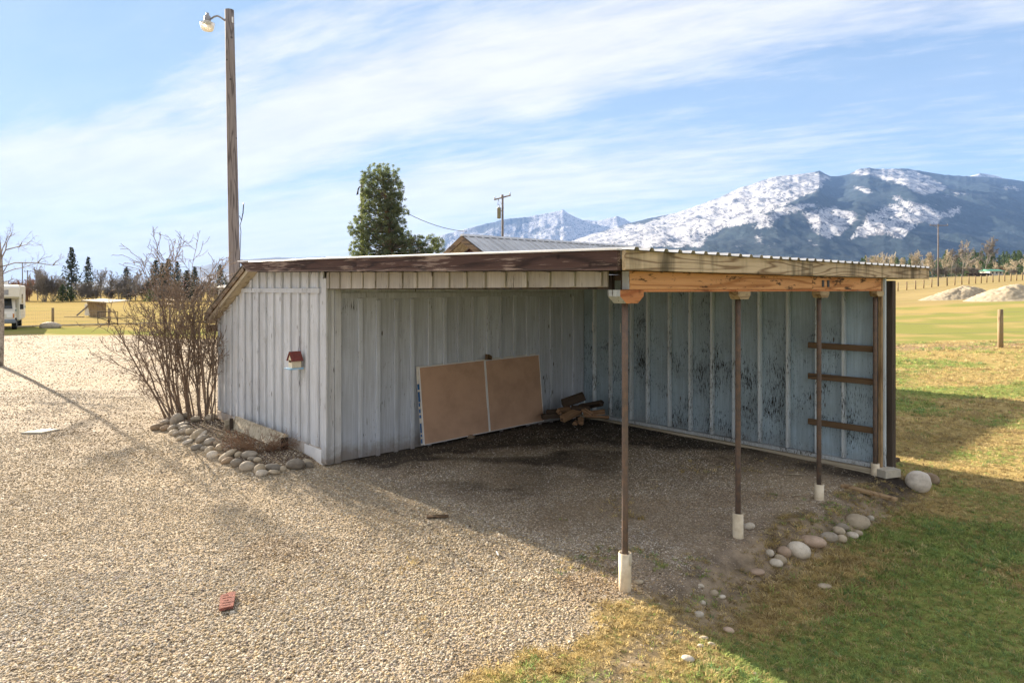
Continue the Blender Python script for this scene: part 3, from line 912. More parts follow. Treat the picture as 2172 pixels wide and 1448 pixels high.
for z_, dz in ((1.69, -0.005), (1.245, 0.0), (0.585, 0.0)):
    mb = MB(); mb.box((-0.125, 0, -0.042), (-0.09, 0.92, 0.042), 0.004)
    o = mb.build('shelf_board', M['oldboard'], shed, loc=(TC, -0.005, z_))
    o.rotation_euler = (rnd.uniform(-0.006, 0.006), 0, 0)
# end of wall C
mb = MB(); mb.box((TC - 0.085, -0.075, 0.05), (TC - 0.03, -0.03, 2.66), 0.004); mb.build('end_stud', M['rawtan'], shed)
mb = MB(); mb.box((TC - 0.025, -0.10, 0.06), (TC + 0.018, -0.055, 2.66), 0.004); mb.build('end_stud', M['stud'], shed)
mb = MB(); mb.box((TC + 0.045, -0.165, -0.12), (TC + 0.175, -0.035, 2.62), 0.006); mb.build('end_post', M['rawdark'], shed)

# pipe posts with their sleeves and caps
post_t = [0.0, 1.80, 3.64, 5.30]
for i, t0 in enumerate(post_t):
    s0 = 0.0 if i < 3 else -0.02
    base = [-0.02, -0.07, -0.06, -0.04][i]
    sleeve_h = [0.33, 0.32, 0.25, 0.20][i]
    top = 2.385 if i == 0 else 2.40
    mb = MB(); mb.tube([(0, 0, base - 0.1), (0, 0, 0.8), (0, 0, 1.6), (0, 0, top)], [0.027, 0.027, 0.027, 0.027], 14)
    post = mb.build('pipe_post', M['rust'], shed, True, (t0, s0, 0))
    # hollow sleeve
    prof = [(0.052, base - 0.12), (0.053, base + sleeve_h), (0.046, base + sleeve_h), (0.046, base + sleeve_h - 0.03), (0.03, base + sleeve_h - 0.035)]
    mb = MB(); mb.lathe(prof, 22)
    sl = mb.build('sleeve', M['pvc'], post, True)
    sl.rotation_euler = (rnd.uniform(-0.012, 0.012), rnd.uniform(-0.012, 0.012), 0)
    if i == 0:
        mb = MB()
        V = ICV * np.array([0.026, 0.010, 0.055]) + np.array([0.0, -0.050, base + sleeve_h - 0.05])
        mb.add(V, [tuple(f) for f in ICF])
        Mx = Matrix.Rotation(RAD(12), 3, 'Z')
        mb.v = [tuple(Mx @ Vector(p)) for p in mb.v]
        mb.build('mortar_patch', M['slab'], post, True)
    # cap
    if i == 0:
        poly = [(-0.075, 2.385), (0.075, 2.385), (0.155, 2.445), (0.155, 2.497), (-0.155, 2.497), (-0.155, 2.445)]
        mb = MB(); mb.prism(poly[::1], -0.075, 0.055, 1)
        cp = mb.build('cap_block', [M['cap'], M['graypaint']], post)
        me = cp.data
        for p in me.polygons:
            if p.normal.x < -0.3: p.material_index = 1
    else:
        h = 0.075
        poly = [(-0.08, 2.478 - h), (0.08, 2.478 - h), (0.12, 2.478 - h + 0.04), (0.12, 2.478), (-0.12, 2.478), (-0.12, 2.478 - h + 0.04)]
        mb = MB(); mb.prism(poly, -0.07, 0.03, 1)
        mb.build('cap_block', M['capgray'], post)
    if i == 2:
        for dd in (-0.06, 0.08):
            mb = MB(); mb.box((dd - 0.028, -0.079, 2.53), (dd + 0.028, -0.0715, 2.61), 0.002); mb.build('bracket', M['blackmetal'], post)

# beam over the posts, in two lengths, and the painted blocking at its near end
mb = MB(); mb.box((-0.03, -0.072, 2.50), (3.30, -0.03, 2.653), 0.005); mb.build('beam', [M['beam']], shed)
mb = MB(); mb.box((3.304, -0.071, 2.50), (TC + 0.03, -0.03, 2.653), 0.005); mb.build('beam', [M['beam']], shed)
mb = MB(); mb.box((-0.02, -0.068, 2.479), (TC + 0.02, -0.03, 2.499), 0.003); mb.build('beam', [M['cap']], shed)
mb = MB(); mb.box((-0.036, -0.070, 2.502), (-0.031, 0.0, 2.652), 0.0); mb.build('beam_end', M['graypaint'], shed)
mb = MB(); mb.box((-0.02, -0.029, 2.482), (TC, 0.03, 2.65), 0.0); mb.build('beam', M['rawdark'], shed)
# header strip of short boards over the wide opening
hs = [0.19] + [0.19 + 0.085 + PITCH * i for i in range(0, 17)] + [SL - 0.088]
for i in range(len(hs) - 1):
    a, b_ = hs[i] + 0.0015, hs[i + 1] - 0.0015
    zb = 2.522 - 0.012 * i / 17
    mb = MB(); mb.prism([(a, zb), (b_, zb), (b_, rz1(b_) - 0.004), (a, rz1(a) - 0.004)], 0.002, 0.02, 0)
    mb.build('header_board', M['header'], shed)
    if 0 < i:
        w_ = 0.032
        mb = MB(); mb.box((-0.020, a - w_, zb + rnd.uniform(0, 0.008)), (-0.0005, a + w_, rz1(a) - 0.01), 0.003)
        mb.build('header_batten', M['header'], shed)
mb = MB(); mb.box((0.022, 0.16, 2.50), (0.06, SL - 0.05, 2.62), 0.0); mb.build('header_beam', M['rawdark'], shed)

# fascia boards
def slant_board(name, t0, t1, s0, s1, h, mat, zoff=0.0, end_cut=0.0):
    z0, z1 = rz1(s0) + zoff, rz1(s1) + zoff
    mb = MB()
    mb.prism([(s0, z0), (s1, z1), (s1 + end_cut, z1 + h + 0.004), (s0, z0 + h)], t0, t1, 0)
    return mb.build(name, mat, shed)
slant_board('fascia_board', -0.245, -0.205, -0.118, 4.05, 0.160, M['fascia_dark'])
slant_board('fascia_board', -0.244, -0.205, 4.054, 7.66, 0.162, M['fascia_dark'], 0, 0.34)
mb = MB(); mb.box((-0.195, -0.162, 2.655), (3.12, -0.122, 2.815), 0.004); mb.build('fascia_board', M['fascia_light'], shed)
mb = MB(); mb.box((3.126, -0.161, 2.657), (7.0, -0.122, 2.816), 0.004); mb.build('fascia_board', M['fascia_light'], shed)
mb = MB(); mb.box((6.96, -0.12, 2.66), (7.0, 8.2, 2.815), 0.0); mb.build('fascia_board', M['fascia_dark'], shed)
# roof: ribbed sheets, each its own piece (ribs run along the slope)
def ribbed(t0, t1, s0, s1, zf0, zf1, pitch=0.2, nrib=4, h=0.024):
    V = []; F = []
    prof = []
    for k in range(nrib):
        c = t0 + pitch * (k + 0.5)
        prof += [(c - pitch * 0.5, 0), (c - 0.035, 0), (c - 0.018, h), (c + 0.018, h), (c + 0.035, 0)]
    prof.append((t1, 0))
    n_ = len(prof)
    for (s_, z_) in ((s0, zf0), (s1, zf1)):
        V += [(a, s_, z_ + b) for a, b in prof]
    V += [(a, s_, z_ + b - 0.002) for (s_, z_) in ((s0, zf0), (s1, zf1)) for a, b in prof]
    for k in range(n_ - 1):
        F.append((k, k + 1, n_ + k + 1, n_ + k))
        q = 2 * n_
        F.append((q + k, q + n_ + k, q + n_ + k + 1, q + k + 1))
        F.append((k, q + k, q + k + 1, k + 1))
        F.append((n_ + k, n_ + k + 1, q + n_ + k + 1, q + n_ + k))
    return MB().add(V, F)
for i in range(9):
    a = -0.20 + 0.8 * i
    ribbed(a, a + 0.8, -0.20, 7.9, 2.822 - SLOPE * 0.2, 2.822 + SLOPE * 7.9).build('roof_sheet', M['metalroof'], shed, loc=(0, 0, rnd.uniform(0, 0.002)))
    ribbed(a, a + 0.8, 7.9, 9.97, 2.822 + SLOPE * 7.9, 2.822 + SLOPE * 7.9 - 0.455 * 2.07).build('roof_sheet', M['metalroof'], shed)
mb = MB(); mb.prism([(-0.13, rz1(-0.13) + 0.163), (8.05, rz1(7.85) + 0.173), (8.05, rz1(7.85) + 0.188), (-0.13, rz1(-0.13) + 0.176)], -0.262, -0.203, 0)
mb.build('roof_edge_flashing', M['flash'], shed)
# steep end: rake boards and soffit
def rake(t0, t1, za, zb, mat, s0=7.95, s1=9.95, name='rake_board'):
    f = lambda s: 2.655 + SLOPE * 7.85 - 0.455 * (s - 7.85)
    mb = MB(); mb.prism([(s0, f(s0) + za), (s1, f(s1) + za), (s1, f(s1) + zb), (s0, f(s0) + zb)], t0, t1, 0)
    return mb.build(name, mat, shed)
rake(-0.20, -0.165, 0.06, 0.145, M['oldboard'])
rake(-0.17, -0.135, -0.01, 0.058, M['plank'], 7.75, 9.93)
rake(-0.134, 0.0, 0.0, 0.03, M['plank'], 7.8, 9.92, 'soffit_board')
mb = MB(); mb.box((-0.16, 9.90, 1.70), (TC + 0.4, 9.94, 1.83), 0.0); mb.build('fascia_board', M['oldboard'], shed)
# rafters and purlins inside the bay
for s0 in (0.9, 1.9, 2.9, 3.9, 4.9):
    mb = MB(); mb.box((0.07, s0 - 0.02, 2.70 + SLOPE * s0), (6.95, s0 + 0.02, 2.80 + SLOPE * s0), 0.0); mb.build('purlin', M['rawdark'], shed)
mb = MB(); mb.prism([(0.2, 2.62), (SL, 2.62), (SL, 2.70), (0.2, 2.66)], 2.70, 2.745, 0); mb.build('rafter', M['rawdark'], shed)

# ------------------------------------------------------------------ things on and in the shed
bh = thing('birdhouse', 'small cream birdhouse with red roof and blue tray hung on the grey siding', 'birdhouse')
bh.location = L2W(-0.135, 6.085, 1.345); bh.rotation_euler = (0, 0, SHED_ROT + math.pi / 2)
# entrance gable faces along the wall (local +Y); local -X is outwards
mb = MB(); mb.prism([(-0.062, 0), (0.062, 0), (0.062, 0.13), (0, 0.215), (-0.062, 0.13)], -0.072, 0.072, 1); mb.build('body', M['cream'], bh)
for sx in (-1, 1):
    mb = MB()
    poly = [(0.0, 0.225), (0.0, 0.240), (sx * 0.098, 0.105), (sx * 0.090, 0.098)]
    if sx > 0: poly = poly[::-1]
    mb.prism(poly, -0.090, 0.092, 1); mb.build('roof_panel', M['redroof'], bh)
mb = MB(); mb.box((-0.105, -0.095, -0.022), (0.105, 0.125, -0.001), 0.003); mb.build('tray', M['bluepaint'], bh)
mb = MB(); mb.box((-0.045, 0.0725, 0.080), (0.045, 0.0755, 0.112), 0.001); mb.build('entrance', M['oldboard'], bh)
mb = MB(); mb.box((-0.02, -0.098, -0.02), (0.02, -0.0725, 0.18), 0.0); mb.build('hanger', M['rawdark'], bh)
mb = MB(); mb.tube([(0.0, -0.05, 0.235), (0.02, -0.08, 0.34), (0.05, -0.093, 0.46)], 0.003, 4); mb.build('wire', M['blackmetal'], bh)

def leaning_sheet(name, t0, t1, sb, zb0, zb1, h, th, lean, mats, label, cat, group):
    o = thing(name, label, cat, L2W(t0, sb, zb0), SHED_ROT, group)
    W_ = t1 - t0
    tilt = Matrix.Rotation(-lean, 4, 'X') @ Matrix.Rotation(-math.atan2(zb1 - zb0, W_), 4, 'Y')
    e = 0.012
    mb = MB(); mb.box((e, 0, e), (W_ - e, 0.001, h - e), 0, tilt); mb.build('face_paper', mats[0], o)
    mb = MB(); mb.box((0, 0.0015, 0), (W_, th, h), 0.003, tilt); mb.build('core', mats[1], o)
    if mats[0] is M['drywall']:
        mb = MB(); n_ = 9
        for k in range(n_):
            z0, z1 = h * k / n_, h * (k + 1) / n_
            mb.box((W_ - rnd.uniform(0.006, 0.018), -0.0025, z0), (W_ + 0.001, 0.0012, z1), 0, tilt)
        mb.build('torn_edge', M['flash'], o)
    return o, tilt, W_
LEAN = math.atan2(0.115, 1.22)
leaning_sheet('wallboard_sheet', 1.585, 2.915, 5.225, 0.075, 0.098, 1.215, 0.013, LEAN, (M['drywall'], M['flash']),
              'brown paper-faced wallboard sheet leaning closest to the shed corner post', 'wallboard', 'wallboard sheets leaning in the bay')
leaning_sheet('wallboard_sheet', 2.925, 4.20, 5.222, 0.100, 0.118, 1.205, 0.013, LEAN, (M['drywall'], M['flash']),
              'brown paper-faced wallboard sheet leaning between the other sheet and the firewood', 'wallboard', 'wallboard sheets leaning in the bay')
ob, tl, W_ = leaning_sheet('wallboard_sheet', 1.545, 4.15, 5.245, 0.075, 0.118, 1.225, 0.013, LEAN, (M['gypsum'], M['gypsum']),
              'wallboard sheet with blue and white edge tape behind the two brown ones', 'wallboard', 'wallboard sheets leaning in the bay')
for z0, z1 in ((0.03, 0.10), (0.13, 0.17), (0.19, 0.34), (0.42, 0.47), (0.50, 0.56), (0.60, 0.66), (0.67, 0.83), (0.86, 0.95)):
    mb = MB(); mb.box((-0.002, -0.0015, z0), (rnd.uniform(0.02, 0.036), 0.0005, z1), 0, tl); mb.build('edge_tape', M['bluetape'], ob)
# wood chip wedged on the sheets
oc = MB(); oc.prism([(-0.05, 0), (0.05, -0.01), (0.06, 0.05), (0.0, 0.085), (-0.04, 0.09)], -0.03, 0.03, 1)
oc = oc.build('wood_scrap', M['oldboard'], None, False, L2W(2.95, 5.30, 1.315), (0, 0, SHED_ROT))
tag(oc, 'small brown wood scrap wedged on top where two wallboard sheets meet', 'wood scrap')
# white paint-stick marks in the bay (thin strips tacked to the studs)
for (px, py, tq, sq) in ((1260, 692, TC - 0.05, 5.08), (1319.5, 695, TC - 0.09, 4.36)):
    p = L2W(tq, sq); d = p.y
    zc = CAMH + (HOR - py) / FPX * d
    mb = MB(); mb.box((-0.006, -0.006, -0.085), (0.006, 0.006, 0.085), 0.001)
    o = mb.build('white_strip', M['whitepaint'], shed, loc=(tq - 0.06 if tq < 5.4 else tq - 0.05, sq, zc))

# firewood
def split_log(L, r, seed, ends):
    rr = random.Random(seed)
    n = rr.choice((4, 5, 5, 6))
    poly = []
    for k in range(n):
        a = 2 * math.pi * k / n + rr.uniform(-0.25, 0.25)
        q = r * rr.uniform(0.7, 1.15)
        poly.append((q * math.cos(a), q * math.sin(a) * 0.8))
    mb = MB(); mb.prism(poly, -L / 2, L / 2, 0)
    mb.v = [(x * (1 + rr.uniform(-0.04, 0.04)), y, z) for x, y, z in mb.v]
    return mb
M['logs'] = grain_wood('split firewood', (0.30, 0.185, 0.105), (0.14, 0.085, 0.05), axis=0, rings=6)
M['logs_dark'] = grain_wood('old firewood', (0.07, 0.05, 0.036), (0.03, 0.022, 0.017), axis=0, rings=6)
logs = [ # px,py centre, length, radius, yaw (image plane sense), dark, label
    (1216, 848, 0.42, 0.10, 0.15, 1, 'blackened fat log lying on top of the firewood pile'),
    (1253, 858, 0.48, 0.075, -0.75, 1, 'mossy dark log sloping down the far side of the firewood pile'),
    (1196, 870, 0.36, 0.075, 0.9, 0, 'tan split log leaning at the wallboard side of the firewood pile'),
    (1212, 880, 0.46, 0.085, 0.75, 0, 'reddish broad split log at the front of the firewood pile'),
    (1243, 872, 0.32, 0.06, 2.4, 0, 'short log with its pale cut end towards the posts'),
    (1260, 874, 0.38, 0.06, -0.1, 0, 'flat brown split log beside the one with the pale cut end'),
    (1266, 884, 0.42, 0.05, 0.05, 0, 'thin split log lying lowest towards the stud wall'),
    (1232, 892, 0.20, 0.055, 1.5, 0, 'stubby upright-looking split piece under the reddish log'),
    (1221, 897, 0.15, 0.045, 1.2, 0, 'smallest split chunk at the foot of the firewood pile'),
    (1168, 882, 0.34, 0.06, 0.35, 1, 'dark log lying flat by the wallboard end of the pile'),
    (1178, 872, 0.36, 0.05, 0.6, 1, 'dark thin log against the wall boards behind the pile'),
    (1232, 866, 0.34, 0.055, -0.3, 1, 'grey-black log in the middle of the firewood pile'),
]
for i, (px, py, L_, r_, yaw, dk, lab) in enumerate(logs):
    d = 12.05 + 0.35 * (1 - (py - 845) / 50.0)
    p = at(px, py, d)
    o = split_log(L_, r_, 40 + i, 0).build('firewood_log', M['logs_dark'] if dk else M['logs'], None)
    t_l, s_l = ts(p.x, p.y)
    if s_l > 5.2: p = L2W(float(t_l), 5.2, p.z)
    o.location = p
    o.rotation_euler = (rnd.uniform(0, 1.5), -0.10 + rnd.uniform(-0.25, 0.25) - (0.35 if yaw < -0.5 else 0), yaw)
    o.location.z = max(o.location.z, gz1(p.x, p.y) + r_ * 0.7)
    tag(o, lab, 'firewood', 'firewood pile in the bay corner')
# ------------------------------------------------------------------ stones
ORD = ['first', 'second', 'third', 'fourth', 'fifth', 'sixth', 'seventh', 'eighth', 'ninth', 'tenth', 'eleventh', 'twelfth', 'thirteenth',
       'fourteenth', 'fifteenth', 'sixteenth', 'seventeenth', 'eighteenth', 'nineteenth', 'twentieth']
ORD += ['twenty-' + ORD[k] for k in range(9)] + ['thirtieth'] + ['thirty-' + ORD[k] for k in range(9)] + ['fortieth'] + ['forty-' + ORD[k] for k in range(9)]
srng = np.random.default_rng(5)
def stone_mesh(rx, ry, rz, flat=0.0):
    V = ICV3.copy()
    for k in range(6):
        d = srng.normal(size=3); d /= np.linalg.norm(d)
        V *= (1 - srng.uniform(0.05, 0.28) * np.clip(V @ d - 0.35, 0, 1))[:, None]
    nn = np.array([fbm(V[:, 0] * 2 + 9 + k, V[:, 1] * 2 + V[:, 2] * 1.7, 200 + k, 2) for k in range(1)])[0]
    V *= (0.93 + 0.14 * nn)[:, None]
    V *= np.array([rx, ry, rz])
    return np_mesh('stone', V, ICF3, M['stone'], True)
TONES = {'grey': (0.36, 0.315, 0.255), 'tan': (0.47, 0.395, 0.29), 'pale': (0.58, 0.52, 0.43), 'dark grey': (0.26, 0.23, 0.19), 'brown': (0.31, 0.23, 0.155), 'pinkish': (0.50, 0.375, 0.28)}
def place_stone(px, py, w_, h_, tone, tilt=0.0, name='river_stone', lift=0.0):
    yb = py + h_ * 0.42
    z = 0.0
    for _ in range(6):
        p = gp(px, yb, z); z = gz1(p.x, p.y)
    d = p.y
    rx, rz = w_ / 2 * d / FPX, h_ / 2 * d / FPX
    ry = rx * 0.8
    rz = max(rz * 0.95, rx * 0.42)
    o = link(name, stone_mesh(rx * 1.04, ry, rz * 1.04))
    o.location = (p.x, p.y + ry * 0.35, z + rz * 0.66 + lift)
    o.rotation_euler = (srng.uniform(-0.15, 0.15), tilt, srng.uniform(-0.2, 0.2))
    c = np.array(TONES[tone]) * srng.uniform(0.88, 1.12)
    o.color = (*c, 1)
    return o, p
Z6 = [ # zoomed px (5.171 per px from 300,840): cx, cy, w, h, tilt, tone
 (160,335,150,88,0,'brown'),(245,278,115,62,-.2,'grey'),(372,242,170,150,-.75,'grey'),(470,208,110,85,-.2,'grey'),(588,246,135,75,-.1,'tan'),(745,226,175,82,0,'tan'),
 (247,350,115,80,-.3,'brown'),(330,342,125,80,-.5,'grey'),(437,312,150,70,-.3,'grey'),(465,342,140,60,-.1,'grey'),(345,392,122,75,-.2,'tan'),(372,412,75,62,-.5,'grey'),
 (452,382,122,82,-.3,'grey'),(522,380,112,82,-.2,'tan'),(600,415,180,120,-.8,'tan'),(648,420,165,75,-.5,'pale'),(420,460,112,62,-.3,'tan'),(490,456,102,62,-.3,'grey'),
 (495,502,132,52,-.4,'pale'),(660,460,165,95,-.4,'grey'),(745,490,162,90,-.2,'grey'),(825,505,112,62,-.1,'tan'),(600,555,138,84,-.1,'dark grey'),(690,565,92,52,0,'grey'),
 (740,585,132,100,-.4,'tan'),(866,550,152,102,-.4,'tan'),(955,562,132,80,-.1,'grey'),(775,637,152,106,-.2,'pale'),(930,642,240,105,-.55,'tan'),(935,702,152,90,-.4,'brown'),
 (1060,630,92,82,-.5,'tan'),(1170,638,190,94,0,'grey'),(1030,727,142,118,-.3,'dark grey'),(1150,747,202,128,-.1,'grey'),(1205,682,112,52,0,'grey'),(1270,692,92,62,0,'tan'),
 (1290,778,150,132,-.5,'tan'),(1440,747,202,102,0,'dark grey'),(1320,837,152,92,-.1,'pale'),(1455,830,140,62,.1,'tan'),(1536,792,112,82,.1,'tan'),(1672,737,225,152,-.1,'dark grey'),
 (1815,690,130,72,.2,'tan'),(1835,750,108,78,.3,'dark grey')]
bst = []
for cx, cy, w_, h_, tl_, tone in Z6:
    o, p = place_stone(300 + cx / 5.171, 840 + cy / 5.171, w_ / 5.171, h_ / 5.171, tone, tl_)
    t_, s_ = ts(p.x, p.y)
    bst.append((float(s_), float(t_), o, tone, w_, h_, tl_))
bst.sort(key=lambda q: q[0])
for k, (s_, t_, o, tone, w_, h_, tl_) in enumerate(bst):
    size = 'large' if w_ * h_ > 17000 else ('small' if w_ * h_ < 6500 else 'medium')
    shape = 'tilted' if tl_ < -0.45 else ('flat' if h_ < 0.5 * w_ else 'rounded')
    tag(o, f'{size} {tone} {shape} stone, {ORD[k]} from the corner post in the flower-bed border', 'stone', 'border stones round the flower bed')
Z7 = [ # 2.642 per px from 1240,900
 (970,838,92,42,0,'pinkish','low pinkish stone at the near end of the stone line, apart from the rest'),
 (1040,768,52,44,0,'pale','small pale stone behind the pair at the near end of the stone line'),
 (1105,768,80,58,.5,'tan','tan stone leaning behind the flat-lying near end stone of the line'),
 (1076,792,82,48,.15,'pale','pale oval stone in front at the near end of the stone line'),
 (1125,730,95,75,.6,'pinkish','pinkish tilted stone beside the biggest pale egg in the stone line'),
 (1208,712,142,102,.35,'pale','large pale egg-shaped stone in the lawn-edge stone line'),
 (1296,670,158,74,.15,'pinkish','long pinkish stone lying next to the large pale egg'),
 (1372,640,108,68,.05,'grey','greenish-grey rounded stone in the middle of the lawn-edge line'),
 (1425,603,82,52,.2,'tan','tan stone behind the greenish-grey one in the lawn-edge line'),
 (1447,583,92,50,.1,'grey','grey stone tucked beside the big boulder end of the line'),
 (1447,640,64,55,.2,'tan','small tan stone between the greenish-grey one and the pale pair'),
 (1540,545,150,95,.1,'tan','biggest mossy tan stone at the far end of the stone line'),
 (1603,527,42,38,0,'pale','small pale stone touching the far side of the biggest mossy one'),
 (1508,620,72,42,.1,'pale','low pale stone of the pair in front of the biggest mossy one'),
 (1535,608,58,42,.2,'tan','tan stone of the pair in front of the biggest mossy one'),
 (655,907,38,26,.2,'pale','small pale pebble-like stone nearest the dug hollow'),
 (725,942,52,46,0,'tan','tan rough stone on bare soil behind the small white one'),
 (770,963,48,26,0,'pale','flat white stone on bare soil beside the tan rough one'),
 (663,996,38,32,.3,'pale','small white stone alone on the bare soil'),
 (642,1062,62,42,0,'pale','round white stone on the bare soil, bigger than its neighbours'),
 (810,1152,68,36,.1,'pinkish','flat pinkish stone half sunk in the lawn edge'),
 (670,1195,52,26,0,'tan','flat tan stone sunk at the edge of the straw'),
 (712,1228,48,32,.2,'tan','tan stone half buried under straw at the shadow edge'),
 (948,1395,36,25,0,'pale','tiny white stone in the lawn near the frame bottom'),
 (584,1312,80,34,.1,'pale','flat white stone in the sunlit grass'),
 (304,880,58,32,0,'tan','low tan stone against the foot of the nearest post'),
 (928,567,62,52,.1,'pale','pale angular stone beside the second post'),
 (1350,912,82,26,0,'tan','flat tan stone sunk flush in the green lawn'),
 (650,1240,40,24,0,'pale','small pale stone in the straw, next to the half buried tan one')]
for cx, cy, w_, h_, tl_, tone, lab in Z7:
    o, p = place_stone(1240 + cx / 2.642, 900 + cy / 2.642, w_ / 2.642, h_ / 2.642, tone, tl_)
    tag(o, lab, 'stone', 'stones along the lawn edge')
o, p = place_stone(1987, 1020, 42, 30, 'brown', 0.2, 'boulder'); o.location.y += 0.12
tag(o, 'brown low boulder behind the big round white one', 'boulder')
o, p = place_stone(1952, 1021, 57, 54, 'pale', 0.25, 'boulder')
o.color = (0.66, 0.60, 0.52, 1)
tag(o, 'big round white boulder on the grass past the last post', 'boulder')
# small stones that hold the wallboard off the ground
for px, py, w_, h_, lab in ((1000, 926, 20, 11, 'flat tan stone propping the wallboard sheet nearest the corner post'), (1083, 907, 18, 9, 'grey stone propping the wallboard sheet nearest the firewood')):
    o, p = place_stone(px, py, w_, h_, 'tan')
    o.color = (0.22, 0.17, 0.12, 1)
    tag(o, lab, 'stone')

# ------------------------------------------------------------------ small things on the ground
def ground_obj(o, px, py, dz=0.0, rz=0.0):
    z = 0
    for _ in range(6):
        p = gp(px, py, z); z = gz1(p.x, p.y)
    o.location = (p.x, p.y, z + dz); o.rotation_euler = (o.rotation_euler[0], o.rotation_euler[1], rz)
    return p
# chipped brick-red tile
mb = MB(); mb.prism([(-0.062, -0.135), (0.040, -0.125), (0.058, 0.03), (0.066, 0.140), (0.02, 0.148), (-0.048, 0.11)], 0, 0.022, 2)
o = mb.build('brick_chunk', M['brick']); ground_obj(o, 482, 1281, 0.014, 0.42)
for k in range(5):
    m2 = MB(); y = -0.09 + k * 0.045
    m2.box((-0.045 + rnd.uniform(0, .05), y - 0.005, 0.0225), (0.045 - rnd.uniform(0, .05), y + 0.005, 0.0245), 0.001)
    m2.build('ridge', M['brick'], o)
tag(o, 'broken red brick tile lying alone on the sunlit gravel', 'brick')
mb = MB(); mb.prism([(-0.26, -0.12), (0.10, -0.17), (0.27, 0.10), (-0.02, 0.16)], 0, 0.03, 2)
o = mb.build('stone_slab', M['slab']); ground_obj(o, 86, 916, 0.0, 0.15); tag(o, 'flat pale slab lying out on the open gravel', 'slab')
mb = MB(); mb.box((-0.32, -0.045, 0), (0.32, 0.045, 0.035), 0.004)
o = mb.build('loose_board', M['oldboard']); ground_obj(o, 1842, 1064, 0.035, -0.85); o.rotation_euler[1] = 0.05
o.data.materials[0] = M['rawtan']; tag(o, 'short brown board lying on the bank by the third post', 'board')
mb = MB(); mb.box((-0.12, -0.035, 0), (0.12, 0.035, 0.015), 0.003)
o = mb.build('bark_scrap', M['oldboard']); ground_obj(o, 928, 1098, 0.012, 0.1); tag(o, 'flat brown scrap of bark on the gravel at the shadow edge', 'bark scrap')
mb = MB(); mb.box((-0.006, -0.05, 0), (0.006, 0.05, 0.008), 0.001)
o = mb.build('white_stick', M['whitepaint']); ground_obj(o, 1055, 1178, 0.02, 0.2); tag(o, 'thin white stick on the gravel in front of the near post', 'stick')
for (px, py, L_, rz, lab) in ((1387, 1019, 0.16, 0.0, 'pale straw-like stick on the dark floor behind the first post'), (1690, 1052, 0.13, 0.35, 'pale stick lying before the third post'), (1688, 1008, 0.22, -0.05, 'long pale stick on the soil near the shelf boards')):
    mb = MB(); mb.tube([(-L_ / 2, 0, 0), (0, 0.005, 0.004), (L_ / 2, 0, 0)], 0.007, 5)
    o = mb.build('dry_stick', M['plank'], None, True); ground_obj(o, px, py, 0.012, rz); tag(o, lab, 'stick')
# broken concrete under the wall's end
for (px, py, L_, W_, h_, rz, lab) in ((1880, 1008, 0.30, 0.22, 0.10, 0.4, 'grey broken concrete block under the end post of the bay'), (1890, 993, 0.26, 0.16, 0.05, 0.7, 'thin dark slab wedged on the concrete block by the end post')):
    mb = MB(); mb.prism([(-L_ / 2, -W_ / 2), (L_ * .4, -W_ * .55), (L_ / 2, W_ * .3), (L_ * .1, W_ / 2), (-L_ / 2, W_ * .4)], 0, h_, 2)
    o = mb.build('concrete_block', M['slab'] if h_ > 0.06 else M['oldboard']); ground_obj(o, px, py, 0.0 if h_ > 0.06 else 0.11, rz); tag(o, lab, 'block')
# old timber trough against the footing of the closed end
tr = thing('old_timber', 'long weathered timber lying against the concrete footing in the flower bed', 'timber')
pA = at(497, 893, 11.75); pB = at(603, 938, 10.25)
gA = gz1(pA.x, pA.y)
ax = Vector((pB.x - pA.x, pB.y - pA.y, 0)); Lr = ax.length
tr.location = (pA.x, pA.y, 0.0); tr.rotation_euler = (0, 0, math.atan2(ax.y, ax.x))
mb = MB(); mb.prism([(-0.045, 0.10), (0.0, 0.085), (0.06, 0.31), (0.015, 0.325)], 0.0, Lr, 0); mb.build('face_board', M['plank'], tr)
mb = MB(); mb.box((-0.02, -0.16, 0.10), (0.0, 0.02, 0.27), 0.004); mb.build('end_block', M['plank'], tr)
mb = MB(); mb.box((0.02, -0.09, 0.09), (0.06, -0.04, 0.30), 0.004); mb.build('gap_shade_strip', M['rawdark'], tr)  # dark strip standing in for the shade of a narrow crack
mb = MB(); mb.box((Lr - 0.02, -0.05, 0.08), (Lr + 0.03, 0.05, 0.28), 0.004); mb.build('end_block', M['rawdark'], tr)

